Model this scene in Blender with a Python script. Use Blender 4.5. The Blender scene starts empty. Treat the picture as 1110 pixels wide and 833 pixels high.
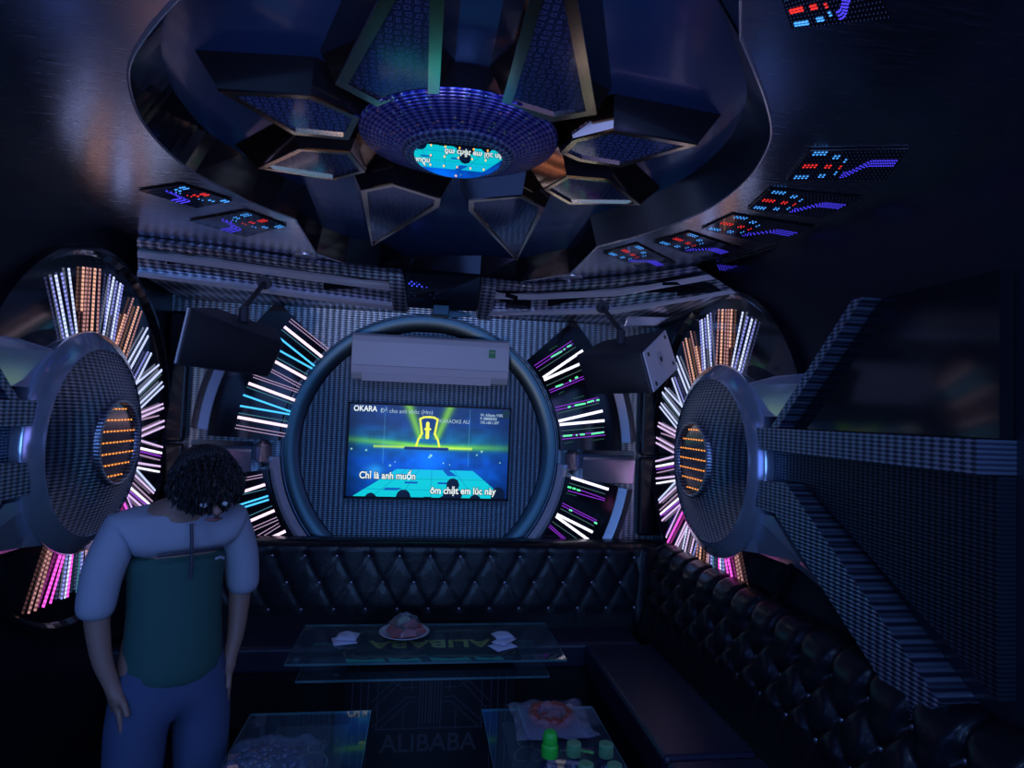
import bpy, bmesh, math, random
import numpy as np
from mathutils import Vector, Matrix
from mathutils.geometry import tessellate_polygon
random.seed(7)
SC = bpy.context.scene
COL = SC.collection
# ------------------------------------------------------------------ camera
YAW, PITCH, ROLL, FPX = 0.141, 0.0464, -0.0385, 678.5
EYE = Vector((0, 0, 1.6))
_cy, _sy, _cp, _sp = math.cos(YAW), math.sin(YAW), math.cos(PITCH), math.sin(PITCH)
FW = Vector((_sy*_cp, _cy*_cp, _sp)); _r = Vector((_cy, -_sy, 0)); _u = _r.cross(FW)
RT = _r*math.cos(ROLL) - _u*math.sin(ROLL); UP = _u*math.cos(ROLL) + _r*math.sin(ROLL)
cam_d = bpy.data.cameras.new('camera'); cam = bpy.data.objects.new('camera', cam_d); COL.objects.link(cam)
M = Matrix.Identity(4)
for i in range(3):
    M[i][0] = RT[i]; M[i][1] = UP[i]; M[i][2] = -FW[i]; M[i][3] = EYE[i]
cam.matrix_world = M
cam_d.sensor_fit = 'HORIZONTAL'; cam_d.sensor_width = 36; cam_d.lens = 36*FPX/1110; cam_d.clip_start = .02
SC.camera = cam
# ------------------------------------------------------------------ light and exposure
SC.view_settings.view_transform = 'Standard'; SC.view_settings.look = 'None'
SC.view_settings.gamma = 1; SC.view_settings.exposure = 0; SC.view_settings.use_curve_mapping = False
W = bpy.data.worlds.new('world'); SC.world = W; W.use_nodes = True
W.node_tree.nodes['Background'].inputs[0].default_value = (.01, .02, .06, 1)
W.node_tree.nodes['Background'].inputs[1].default_value = .3
SC.cycles.use_denoising = True; SC.cycles.max_bounces = 6; SC.cycles.sample_clamp_indirect = 4
def area(name, loc, rot, size, col, power, sy=None):
    d = bpy.data.lights.new(name, 'AREA'); d.energy = power; d.color = col; d.size = size
    if sy: d.shape = 'RECTANGLE'; d.size_y = sy
    o = bpy.data.objects.new(name, d); COL.objects.link(o); o.location = loc; o.rotation_euler = rot
    return o
area('front_fill_blue', (0, -1.62, 1.45), (math.radians(90), 0, 0), 2.4, (.17, .39, 1), 32.0, 1.2)  # added fill behind the camera, gives the metal blue to reflect
area('recess_fill', (.09, .72, 2.45), (math.radians(22), 0, 0), 1.1, (.26, .48, 1), 9.0, .3)  # added unseen fill, brightens table tops and seats from above
area('left_fill_blue', (-1.40, .7, 1.4), (0, math.radians(-90), 0), 1.2, (.14, .28, 1), 5.0, .8)  # added side fill, out of view
area('right_fill_violet', (1.43, .5, 1.4), (0, math.radians(90), 0), 1.2, (.30, .30, 1), 5.0, .8)  # added fill out of view, lifts the speaker end plate
area('upward_fill_blue', (.09, .62, 2.38), (math.radians(120), 0, 0), .6, (.10, .25, 1), 2.0, .05)  # added fill aimed upward for the blue glow in the recess
sp_d = bpy.data.lights.new('star_fill_spot', 'SPOT'); sp_d.energy = 42; sp_d.color = (1, .70, .62); sp_d.spot_size = math.radians(42); sp_d.spot_blend = .5; sp_d.shadow_soft_size = .12  # added warm spot, brings out the gold of the blades
sp_o = bpy.data.objects.new('star_fill_spot', sp_d); COL.objects.link(sp_o); sp_o.location = (-.5, -1.3, .8)
sp_o.rotation_euler = (Vector((.08, 1.9, 2.4))-sp_o.location).to_track_quat('-Z', 'Y').to_euler()

# ------------------------------------------------------------------ pixel of the photograph -> point on a real plane of the room
def ray(u, v): return FW + RT*((u-555)/FPX) + UP*((416.5-v)/FPX)
def az(u, v, z): d = ray(u, v); return EYE + d*((z-1.6)/d.z)
def ay(u, v, y): d = ray(u, v); return EYE + d*(y/d.y)
def ax(u, v, x): d = ray(u, v); return EYE + d*(x/d.x)

# ------------------------------------------------------------------ materials
def mat(name, col=(.5,.5,.5), metal=0, rough=.5, emit=None, es=1, coat=0, trans=0, spec=.5, ior=1.45, alpha=1):
    m = bpy.data.materials.new(name); m.use_nodes = True
    b = m.node_tree.nodes['Principled BSDF']; I = b.inputs
    I['Base Color'].default_value = (*col, 1); I['Metallic'].default_value = metal; I['Roughness'].default_value = rough
    I['Coat Weight'].default_value = coat; I['Coat Roughness'].default_value = .08
    I['Transmission Weight'].default_value = trans; I['Specular IOR Level'].default_value = spec; I['IOR'].default_value = ior
    I['Alpha'].default_value = alpha
    if emit: I['Emission Color'].default_value = (*emit, 1); I['Emission Strength'].default_value = es
    return m
def nodes(m): return m.node_tree.nodes, m.node_tree.links, m.node_tree.nodes['Principled BSDF']
def bump(m, height_socket, strength, dist=.002):
    N, L, b = nodes(m)
    bp = N.new('ShaderNodeBump'); bp.inputs['Strength'].default_value = strength; bp.inputs['Distance'].default_value = dist
    L.new(height_socket, bp.inputs['Height']); L.new(bp.outputs[0], b.inputs['Normal'])
def mathn(N, L, op, a, b=None, c=None):
    n = N.new('ShaderNodeMath'); n.operation = op
    for i, v in enumerate((a, b, c)):
        if v is None: continue
        if isinstance(v, (int, float)): n.inputs[i].default_value = v
        else: L.new(v, n.inputs[i])
    return n.outputs[0]
def embossed(name, axes, pitch=.024, col=(.42,.5,.72), dark=(.05,.07,.14), rough=.28, ratio=.6, strength=.8, glitter=0):
    """pressed metal sheet: staggered raised scales along two axes of the room"""
    m = mat(name, col, .78, rough); N, L, b = nodes(m)
    tc = N.new('ShaderNodeTexCoord'); sp = N.new('ShaderNodeSeparateXYZ'); L.new(tc.outputs['Object'], sp.inputs[0])
    if axes in ('POLAR_Z', 'POLAR_X'):
        e1, e2 = ('X', 'Y') if axes == 'POLAR_Z' else ('Y', 'Z')
        e1, e2 = sp.outputs[e1], sp.outputs[e2]
        a = mathn(N, L, 'MULTIPLY', mathn(N, L, 'ARCTAN2', e1, e2), pitch*round(2*math.pi*.22/pitch)/(2*math.pi)); c = mathn(N, L, 'SQRT', mathn(N, L, 'ADD', mathn(N, L, 'MULTIPLY', e1, e1), mathn(N, L, 'MULTIPLY', e2, e2)))
    else:
        a = sp.outputs['XYZ'.index(axes[0])]; c = sp.outputs['XYZ'.index(axes[1])]
    p = mathn(N, L, 'MULTIPLY', a, 2*math.pi/pitch); q = mathn(N, L, 'MULTIPLY', c, 2*math.pi/(pitch*ratio*2))
    s1 = mathn(N, L, 'SINE', mathn(N, L, 'ADD', mathn(N, L, 'MULTIPLY', p, .5), q))
    s2 = mathn(N, L, 'SINE', mathn(N, L, 'SUBTRACT', mathn(N, L, 'MULTIPLY', p, .5), q))
    h = mathn(N, L, 'MULTIPLY', s1, s2)
    h01 = mathn(N, L, 'MULTIPLY_ADD', h, .5, .5)
    cr = N.new('ShaderNodeValToRGB'); L.new(h01, cr.inputs[0])
    cr.color_ramp.elements[0].position = .28; cr.color_ramp.elements[0].color = (*dark, 1)
    cr.color_ramp.elements[1].position = .75; cr.color_ramp.elements[1].color = (*col, 1)
    L.new(cr.outputs[0], b.inputs['Base Color']); bump(m, h01, strength, .004)
    if glitter:
        vo = N.new('ShaderNodeTexVoronoi'); vo.inputs['Scale'].default_value = 95; L.new(tc.outputs['Object'], vo.inputs['Vector'])
        sc_ = N.new('ShaderNodeSeparateXYZ'); L.new(vo.outputs['Color'], sc_.inputs[0])
        g1 = mathn(N, L, 'GREATER_THAN', sc_.outputs[0], 1-glitter); g2 = mathn(N, L, 'LESS_THAN', vo.outputs['Distance'], .35); g = mathn(N, L, 'MULTIPLY', g1, g2)
        hs = N.new('ShaderNodeCombineColor'); hs.mode = 'HSV'; L.new(sc_.outputs[1], hs.inputs[0]); hs.inputs[1].default_value = .55; hs.inputs[2].default_value = 1
        mx = N.new('ShaderNodeMixRGB'); L.new(g, mx.inputs[0]); L.new(cr.outputs[0], mx.inputs[1]); L.new(hs.outputs[0], mx.inputs[2]); L.new(mx.outputs[0], b.inputs['Base Color'])
    return m
def brushed(name, col, rough=.25, scale=(2, 60, 60), amt=.25, metal=1):
    m = mat(name, col, metal, rough); N, L, b = nodes(m)
    tc = N.new('ShaderNodeTexCoord'); mp = N.new('ShaderNodeMapping'); L.new(tc.outputs['Object'], mp.inputs[0])
    mp.inputs['Scale'].default_value = scale
    no = N.new('ShaderNodeTexNoise'); L.new(mp.outputs[0], no.inputs['Vector']); no.inputs['Scale'].default_value = 3
    bump(m, no.outputs[0], amt, .002)
    r = mathn(N, L, 'MULTIPLY_ADD', no.outputs[0], .2, rough-.1); L.new(r, b.inputs['Roughness'])
    return m
def strip_mat(name, col, strength, pitch=.014, low=.25):
    """LED strip: a row of diodes along the strip (V runs in metres)"""
    m = mat(name, (.02,.02,.02), 0, .4, col, strength); N, L, b = nodes(m)
    uv = N.new('ShaderNodeUVMap'); sp = N.new('ShaderNodeSeparateXYZ'); L.new(uv.outputs[0], sp.inputs[0])
    s = mathn(N, L, 'SINE', mathn(N, L, 'MULTIPLY', sp.outputs[1], 2*math.pi/pitch))
    v = mathn(N, L, 'MULTIPLY_ADD', s, .5*(1-low), .5*(1+low))
    L.new(mathn(N, L, 'MULTIPLY', v, strength), b.inputs['Emission Strength'])
    return m
def hexprint(name, base, line, scale, axes='XY', rough=.12):
    """glossy panel printed with a net of small hexagonal rings"""
    m = mat(name, base, 0, rough, coat=.3); N, L, b = nodes(m)
    tc = N.new('ShaderNodeTexCoord'); v = N.new('ShaderNodeTexVoronoi'); v.feature = 'DISTANCE_TO_EDGE'
    v.voronoi_dimensions = '2D'; v.inputs['Scale'].default_value = scale; v.inputs['Randomness'].default_value = .55
    L.new(tc.outputs['Object'], v.inputs['Vector'])
    s = mathn(N, L, 'SINE', mathn(N, L, 'MULTIPLY', v.outputs['Distance'], 17))
    cr = N.new('ShaderNodeValToRGB'); L.new(s, cr.inputs[0])
    cr.color_ramp.elements[0].position = .1; cr.color_ramp.elements[0].color = (*line, 1)
    cr.color_ramp.elements[1].position = .6; cr.color_ramp.elements[1].color = (*base, 1)
    L.new(cr.outputs[0], b.inputs['Base Color'])
    return m
M_ = {}
M_['black'] = mat('black_gloss', (.008,.009,.014), 0, .12, coat=.4)
M_['matte'] = mat('black_matte', (.008,.009,.013), 0, .55)
M_['wallblack'] = mat('black_wall_panel', (.012,.014,.024), 0, .35)
M_['floor'] = mat('dark_floor_tile', (.012,.013,.02), 0, .25)
M_['steel_ceiling'] = brushed('brushed_steel_ceiling', (.66,.70,.82), .24, (3, 40, 40), .04, 1)
M_['recess'] = mat('glossy_blue_ceiling', (.03,.085,.26), .35, .25, coat=.3)
M_['steel'] = mat('polished_steel', (.68,.70,.80), .85, .22)
M_['bright'] = mat('mirror_polished_steel', (.74,.80,.96), .72, .17)
M_['trim'] = mat('satin_silver_trim', (.90,.92,1.0), .4, .28)
M_['steel_dark'] = mat('smoked_steel', (.08,.12,.17), .9, .22)
M_['mirror'] = mat('tinted_mirror', (.05,.085,.10), 1, .28)
M_['gold'] = mat('gold_mirror_trim', (.86,.64,.40), 1, .16)
M_['bronze'] = mat('bronze_mirror_side', (.80,.50,.33), 1, .07)
M_['emb_back'] = embossed('embossed_metal_back', 'XZ', .036, (.52,.62,.66), (.15,.19,.23), .34, .36, .5)
M_['emb_disc'] = embossed('embossed_metal_disc', 'XZ', .028, (.21,.28,.33), (.045,.065,.09), .36, .42, .55)
M_['emb_right'] = embossed('embossed_metal_right', 'YZ', .032, (.40,.46,.64), (.06,.08,.14), .3, .40, .6)
M_['emb_cornice'] = embossed('embossed_metal_cornice', 'XZ', .040, (.76,.80,.90), (.12,.14,.20), .3, .35, .6)
M_['emb_dark'] = embossed('embossed_metal_smoked', 'YZ', .022, (.07,.085,.13), (.015,.02,.035), .35, .5, .5)
M_['holo'] = embossed('holographic_foil_bowl', 'POLAR_Z', .026, (.26,.30,.85), (.03,.04,.34), .3, .40, .6, .22)
M_['holo_rim'] = embossed('holographic_foil_rim', 'POLAR_Z', .03, (.35,.5,.8), (.06,.1,.3), .22, .5, 1.0)
M_['print_navy'] = hexprint('printed_navy_panel', (.010,.018,.055), (.06,.09,.22), 48)
M_['print_blue'] = hexprint('printed_blue_panel', (.015,.03,.10), (.09,.16,.42), 48)
M_['leather'] = None
M_['white_plastic'] = mat('white_plastic', (.80,.80,.86), 0, .35)
M_['grey_plastic'] = mat('grey_plastic', (.34,.35,.44), 0, .4)
M_['spk'] = mat('speaker_black_grille', (.010,.011,.016), 0, .6)
M_['spk_side'] = mat('speaker_charcoal_cabinet', (.035,.037,.055), 0, .45)
M_['spk_plate'] = mat('speaker_grey_end_plate', (.85,.83,.90), 0, .45)
M_['glass'] = mat('table_glass', (.55,.8,.85), 0, .02, trans=.0, alpha=1)
def leather():
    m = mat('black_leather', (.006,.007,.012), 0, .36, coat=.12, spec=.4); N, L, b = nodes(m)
    n = N.new('ShaderNodeTexNoise'); n.inputs['Scale'].default_value = 55; tc = N.new('ShaderNodeTexCoord'); L.new(tc.outputs['Object'], n.inputs['Vector'])
    n2 = N.new('ShaderNodeTexNoise'); n2.inputs['Scale'].default_value = 7; L.new(tc.outputs['Object'], n2.inputs['Vector'])
    s = mathn(N, L, 'MULTIPLY_ADD', n2.outputs[0], 3, n.outputs[0]); bump(m, s, .22, .004)
    return m
M_['leather'] = leather()
def em(name, col, s): return mat(name, (.02,.02,.02), 0, .4, col, s)
S = {  # LED colours
 'white': strip_mat('led_white', (.86,.82,1), 1.7, .012, .85), 'pink': strip_mat('led_pinkwhite', (1,.72,.95), 1.5, .012, .8),
 'thinpink': strip_mat('led_thin_pink', (.75,.5,.8), .8, .012, .4), 'cyan': strip_mat('led_cyan', (.06,.50,1), 1.6, .012, .8),
 'thincyan': strip_mat('led_thin_cyan', (.1,.4,.55), .6, .012, .4), 'purple': strip_mat('led_purple', (.36,.04,.85), .9, .012, .5),
 'green': strip_mat('led_green', (.10,1,.35), 1.7, .012, .6), 'thin': strip_mat('led_thin_grey', (.16,.34,.33), .45, .012, .3),
 'dimgreen': strip_mat('led_dim_green', (.06,.3,.15), .35, .012, .2),
 'orange': strip_mat('ray_orange', (1,.50,.36), 1.15, .017, .25), 'orange_d': strip_mat('ray_dim_orange', (.9,.42,.42), .7, .017, .15),
 'blue': strip_mat('ray_blue', (.32,.36,1), 1.1, .017, .2), 'bluewhite': strip_mat('ray_bluewhite', (.58,.66,1), 1.5, .017, .45),
 'magenta': strip_mat('ray_magenta', (1,.10,.75), 1.8, .017, .4), 'lilac': strip_mat('ray_lilac', (.82,.60,.98), 1.25, .017, .5),
}

# ------------------------------------------------------------------ builders
def empty(name, loc, label, cat, group=None):
    o = bpy.data.objects.new(name, None); COL.objects.link(o); o.location = loc; o.empty_display_size = .05
    o['label'] = label; o['category'] = cat
    if group: o['group'] = group
    return o
def wpos(p):
    v = Vector((0, 0, 0))
    while p: v += p.location; p = p.parent
    return v
def mesh(name, verts, faces, m, parent=None, smooth=False, kind=None, uv=None, label=None, cat=None, group=None, org=None):
    """world-space vertices; the object's own origin stays at its parent (or at org)"""
    off = wpos(parent) if parent else Vector(org or (0, 0, 0))
    me = bpy.data.meshes.new(name); me.from_pydata([tuple(Vector(v)-off) for v in verts], [], [tuple(f) for f in faces]); me.update()
    if m: me.materials.append(m)
    if uv:
        l = me.uv_layers.new(name='UVMap')
        for lp in me.loops: l.data[lp.index].uv = uv[lp.vertex_index]
    if smooth: me.polygons.foreach_set('use_smooth', [True]*len(me.polygons))
    o = bpy.data.objects.new(name, me); COL.objects.link(o)
    if parent: o.parent = parent
    else: o.location = off
    if kind: o['kind'] = kind
    if label: o['label'] = label
    if cat: o['category'] = cat
    if group: o['group'] = group
    return o
def fixn(o):
    bm = bmesh.new(); bm.from_mesh(o.data); bmesh.ops.recalc_face_normals(bm, faces=bm.faces); bm.to_mesh(o.data); bm.free(); return o
def bevel(o, w, n=2, ang=35):
    b = o.modifiers.new('b', 'BEVEL'); b.width = w; b.segments = n; b.limit_method = 'ANGLE'; b.angle_limit = math.radians(ang); return o
class MB:
    def __init__(s): s.v = []; s.f = []; s.uv = []
    def add(s, v, f):
        n = len(s.v); s.v += [Vector(a) for a in v]; s.f += [tuple(i+n for i in q) for q in f]; return s
    def box(s, a, b):
        (x0, y0, z0), (x1, y1, z1) = a, b
        return s.add([(x0,y0,z0),(x1,y0,z0),(x1,y1,z0),(x0,y1,z0),(x0,y0,z1),(x1,y0,z1),(x1,y1,z1),(x0,y1,z1)],
                     [(0,3,2,1),(4,5,6,7),(0,1,5,4),(1,2,6,5),(2,3,7,6),(3,0,4,7)])
    def prism(s, poly, off):
        """polygon extruded by an offset vector (or list of end points)"""
        n = len(poly); P = [Vector(p) for p in poly]
        Q = [p+Vector(off) for p in P] if not isinstance(off, list) else [Vector(q) for q in off]
        tri = tessellate_polygon([P])
        f = [t for t in tri] + [tuple(i+n for i in reversed(t)) for t in tri] + [(i, i+n, (i+1) % n+n, (i+1) % n) for i in range(n)]
        return s.add(P+Q, f)
    def tube(s, pts, r, n=8, cap=True):
        pts = [Vector(p) for p in pts]; rs = r if isinstance(r, (list, tuple)) else [r]*len(pts)
        v = []; f = []
        for i, p in enumerate(pts):
            d = (pts[min(i+1, len(pts)-1)]-pts[max(i-1, 0)]).normalized()
            a = d.orthogonal().normalized() if i == 0 else (a-d*a.dot(d)).normalized()
            b = d.cross(a)
            v += [p+(a*math.cos(2*math.pi*k/n)+b*math.sin(2*math.pi*k/n))*rs[i] for k in range(n)]
        for i in range(len(pts)-1):
            for k in range(n): f.append((i*n+k, i*n+(k+1) % n, (i+1)*n+(k+1) % n, (i+1)*n+k))
        if cap: f += [tuple(range(n))[::-1], tuple((len(pts)-1)*n+k for k in range(n))]
        return s.add(v, f)
    def lathe(s, prof, c, axis='Z', n=48, tilt=None):
        """profile (r, h) turned about an axis through c; h runs along +axis"""
        v = []; f = []; m = len(prof)
        for k in range(n):
            a = 2*math.pi*k/n; ca, sa = math.cos(a), math.sin(a)
            for r, h in prof:
                p = {'Z': Vector((r*ca, r*sa, h)), 'X': Vector((h, r*ca, r*sa)), 'Y': Vector((r*ca, h, r*sa))}[axis]
                if tilt: p = tilt @ p
                v.append(Vector(c)+p)
        for k in range(n):
            k2 = (k+1) % n
            for j in range(m-1): f.append((k*m+j, k2*m+j, k2*m+j+1, k*m+j+1))
        return s.add(v, f)
    def build(s, name, m, parent=None, **k): return fixn(mesh(name, s.v, s.f, m, parent, **k))
def frame_poly(poly, w):
    """inset a convex-ish planar polygon by w (world units) -> inner polygon"""
    P = [Vector(p) for p in poly]; n = len(P); c = sum(P, Vector())/n
    nor = Vector((0, 0, 0))
    for i in range(n): nor += (P[i]-c).cross(P[(i+1) % n]-c)
    nor.normalize(); out = []
    for i in range(n):
        a, b, d = P[i-1], P[i], P[(i+1) % n]
        e1 = (b-a).normalized(); e2 = (d-b).normalized()
        n1 = nor.cross(e1); n2 = nor.cross(e2)
        k = n1+n2; k = k/ max(.25, k.dot(n1)); out.append(b+k*w)
    return out
def offset_out(poly, w): return frame_poly(poly, -w)
def text(name, body, m, loc, right, up, size, parent=None, align='LEFT', extrude=.0006, sx=1, bold=0):
    c = bpy.data.curves.new(name, 'FONT'); c.body = body; c.size = size; c.align_x = align; c.extrude = extrude; c.offset = bold
    c.materials.append(m); o = bpy.data.objects.new(name, c); COL.objects.link(o)
    r = Vector(right).normalized(); u = Vector(up).normalized(); n = r.cross(u)
    off = wpos(parent) if parent else Vector()
    mm = Matrix.Identity(4)
    for i in range(3): mm[i][0] = r[i]*sx; mm[i][1] = u[i]; mm[i][2] = n[i]; mm[i][3] = loc[i]-off[i]
    bpy.context.view_layer.update()
    me = bpy.data.meshes.new_from_object(o, depsgraph=bpy.context.evaluated_depsgraph_get())
    bpy.data.objects.remove(o); bpy.data.curves.remove(c)
    me.name = name; me.transform(mm); o = bpy.data.objects.new(name, me); COL.objects.link(o)
    if parent: o.parent = parent
    return o
def strip(name, a, b, w, m, parent, nrm, t=.004):
    """one LED strip from a to b lying on a wall whose outward normal is nrm"""
    a, b, nrm = Vector(a), Vector(b), Vector(nrm); d = b-a; L = d.length; s = nrm.cross(d.normalized())*(w/2)
    v = [a-s, a+s, b+s, b-s]; v = v+[p+nrm*t for p in v]
    uv = [(0,0),(1,0),(1,L),(0,L)]*2
    return mesh(name, v, [(4,5,6,7),(0,1,5,4),(1,2,6,5),(2,3,7,6),(3,0,4,7)], m, parent, uv=uv)

# ================================================================== SETTING
YB, XR, XL, YF, ZC, ZR = 3.75, 1.45, -1.42, -1.7, 2.35, 2.47
def wall(name, a, b, m): o = MB().box(a, b).build(name, m); o['kind'] = 'structure'; return o
wall('floor', (XL-.1, YF-.1, -.08), (XR+.1, YB+.1, 0), M_['floor'])
wall('wall_back', (XL-.1, YB, 0), (XR+.1, YB+.1, ZR+.2), M_['emb_back'])
wall('wall_right', (XR, YF, 0), (XR+.1, YB, ZR+.2), M_['wallblack'])
wall('wall_left', (XL-.1, YF, 0), (XL, YB, ZR+.2), M_['wallblack'])
wall('wall_front', (XL-.1, YF-.1, 0), (XR+.1, YF, ZR+.2), M_['wallblack'])
out_px = [(320,237),(343,275),(374,285),(410,289),(437,302),(520,302),(560,306),(617,297),(647,267),(709,251),(760,231),(790,212),(815,190),(832,162),(838,140),(830,105),(815,68),(803,40)]
right = [az(u, v, ZC) for u, v in out_px]
arcr = right[8:]
def smooth_arc(P, it=2):
    for _ in range(it):
        Q = [P[0]]
        for a, b in zip(P[:-1], P[1:]): Q += [a*.75+b*.25, a*.25+b*.75]
        P = Q+[P[-1]]
    return P
arcr_s = smooth_arc(arcr)
mirx = lambda p: Vector((.18-p.x, p.y, p.z))
near = [Vector((.52,1.0,ZC)), Vector((.47,.78,ZC)), Vector((.42,.55,ZC)), Vector((-.24,.55,ZC)), Vector((-.29,.78,ZC)), Vector((-.34,1.0,ZC))]
left_arc = [mirx(p) for p in reversed(arcr_s)][:-1]
left_arc = [p for p in left_arc if p.y < 2.2] + [az(*q, ZC) for q in ((242,203),(268,217),(295,228))]
outline = right[:8]+arcr_s+near+left_arc
cen = Vector((.09, 2.1, 0))
def inset(p):
    d = Vector((p.x-cen.x, p.y-cen.y, 0)); q = p-d.normalized()*.06 if abs(d.x) > .3 else p-Vector((0, math.copysign(.04, d.y), 0))
    return Vector((q.x, q.y, ZR))
inner = [inset(p) for p in outline]
rect = [Vector((XL,YF,ZC)), Vector((XR,YF,ZC)), Vector((XR,YB,ZC)), Vector((XL,YB,ZC))]
tri = tessellate_polygon([rect, outline]); V = rect+outline
o = mesh('ceiling', V, [t for t in tri], M_['steel_ceiling'], kind='structure')
n = len(outline)
o = mesh('ceiling_recess_side', outline+inner, [(i, (i+1) % n, (i+1) % n+n, i+n) for i in range(n)], M_['black'], kind='structure'); o.name = 'trim_recess'
i0 = 8; k = len(arcr_s)
# polished steel lining of the curved side, 2 mm proud
lin = [p+(cen+Vector((0,0,ZC))-p).normalized()*.003 for p in outline[i0:i0+k]]; lin2 = [p+Vector((0,0,0)) for p in inner[i0:i0+k]]
lin2 = [p+(cen+Vector((0,0,ZR))-p).normalized()*.003 for p in lin2]
mesh('trim_recess_lining', lin+lin2, [(i, i+1, i+1+k, i+k) for i in range(k-1)], M_['steel_dark'], kind='structure', smooth=True)
# thin bright lip along the edge of the recess
lip = MB().tube([p-Vector((0,0,.002)) for p in outline]+[outline[0]-Vector((0,0,.002))], .004, 6); lip.build('trim_recess_lip', M_['steel'], kind='structure')
mesh('ceiling_recess', [(XL,YF,ZR),(XR,YF,ZR),(XR,YB,ZR),(XL,YB,ZR)], [(0,1,2,3)], M_['recess'], kind='structure').name = 'ceiling_upper'

# ------------------------------------------------------------------ cornice (two boxes following a bowed plan)
def cornice(name, top_px, bead_px, label, endcap):
    T = [az(u, v, ZC-.002) for u, v in top_px]; B = [az(u, v, 2.2) for u, v in bead_px]
    T = [Vector((min(p.x, XR-.01), min(p.y, YB-.02), p.z)) for p in T]; B = [Vector((max(XL+.01, min(p.x, XR-.01)), min(p.y, YB-.01), p.z)) for p in B]
    root = empty(name, tuple((T[0]+T[-1])/2), label, 'cornice')
    def band(nm, a, b, m, push=0.0, thick=.006):
        nr = []
        n = len(T)
        out = []
        for i in range(n):
            d = (T[min(i+1, n-1)]-T[max(i-1, 0)]); w = B[i]-T[i]; nn = d.cross(w).normalized()
            if nn.z > 0: nn = -nn
            out.append((T[i]+w*a+nn*push, T[i]+w*b+nn*push, nn))
        v = []; 
        for p, q, nn in out: v += [p, q, q+nn*thick, p+nn*thick]
        f = []
        for i in range(n-1):
            for j in range(4): f.append((i*4+j, i*4+(j+1) % 4, (i+1)*4+(j+1) % 4, (i+1)*4+j))
        f += [(0,1,2,3), tuple((n-1)*4+j for j in (3,2,1,0))]
        return fixn(mesh(nm, v, f, m, root))
    band('backing', 0, 1, M_['black'], 0, .004)
    band('upper_edge', .0, .20, M_['emb_cornice'], .004, .03)
    band('groove', .20, .33, M_['black'], .004, .004)
    band('rail', .33, .50, M_['trim'], .004, .022)
    band('textured_field', .52, .9, M_['emb_cornice'], .004, .006)
    band('bead', .88, 1.0, M_['trim'], .004, .030)
    # end block
    if endcap is not None:
        i = endcap; e = T[i]; b = B[i]; s = 1 if i == 0 else -1
        d = (T[1]-T[0]).normalized() if i == 0 else (T[-2]-T[-1]).normalized()
        nn = (T[1]-T[0]).cross(B[0]-T[0]).normalized(); nn = -nn if nn.z > 0 else nn
        P = [e, b, b+nn*.05, e+nn*.05]
        MB().prism(P, d*.085).build('end_block', M_['emb_cornice'], root)
        P2 = [e*.7+b*.3+nn*.052, e*.1+b*.9+nn*.052]
    # soffit strip back to the wall
    v = []; n = len(B)
    for p in B: v += [p, Vector((p.x, YB-.005, 2.2-.03))]
    f = [(2*i, 2*i+1, 2*i+3, 2*i+2) for i in range(n-1)]
    mesh('soffit', v, f, M_['emb_cornice'], root)
    return root
cornice('cornice_moulding', [(150,256),(241,267),(330,280),(436,292)], [(150,296),(241,307),(330,319),(441,333)], 'long embossed silver cornice over the left half of the back wall', -1)
cornice('cornice_moulding', [(522,300),(580,307),(669,299),(755,288.5)], [(516,338),(580,338.5),(669,336),(815,319)], 'long embossed silver cornice over the right half of the back wall', 0)
# strip between them carrying a small LED display
r = empty('led_display', tuple(az(478, 315, 2.28)), 'small smoked glass display with blue light rows between the two cornice boxes', 'led display')
P = [az(441,299,2.345), az(515,304,2.345), az(508,328,2.24), az(443,321,2.24)]
yb = YB-.03
MB().prism([az(437,296,2.349), az(521,300,2.349), az(516,338,2.19), az(441,333,2.19)], (0, .04, .02)).build('housing', M_['steel_dark'], r)
P = [p+Vector((0,-.012,-.006)) for p in P]
MB().prism(P, (0, .008, .004)).build('panel', M_['black'], r)
blue_led = em('led_dot_blue', (.05,.08,1), 1.6); sky_led = em('led_dot_sky', (.06,.34,1), 1.7); red_led = em('led_dot_red', (1,.03,.02), 1.3); violet_led = em('led_dot_violet', (.07,.05,1), 1.5); dim_led = em('led_dot_dim', (.03,.05,.22), .5)
def dots(name, pts, rad, m, parent, nrm):
    b = MB(); nrm = Vector(nrm).normalized(); a = nrm.orthogonal().normalized(); c = nrm.cross(a)
    for p in pts:
        p = Vector(p)
        b.add([p+nrm*.002]+[p+(a*math.cos(t)+c*math.sin(t))*rad for t in [k*math.pi/3 for k in range(6)]], [(0, 1+k, 1+(k+1) % 6) for k in range(6)])
    o = b.build(name, m, parent)
    if len(pts) > 20: o['kind'] = 'stuff'
    return o
def each_dot(pts, rad, m, parent, nrm):
    for p in pts: dots('led_dot', [p], rad, m, parent, nrm)
def bil(P, s, t): return (P[0]*(1-s)+P[1]*s)*(1-t)+(P[3]*(1-s)+P[2]*s)*t
pts = [bil(P, .03+.45*i/12, .12+.10*j) for i in range(13) for j in range(4) if abs(j-1.5)*2 < (13-i)*.45+.4 and (j+i) % 2 == 0]
dots('led_cluster', [p+Vector((0,-.010,-.005)) for p in pts], .0045, blue_led, r, (0,-1,-.5))
dots('led_grid', [bil(P, .05+.9*i/15, .1+.8*j/6)+Vector((0,-.009,-.005)) for i in range(16) for j in range(7) if (i*7+j*3) % 5 == 0], .003, dim_led, r, (0,-1,-.5))
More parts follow.
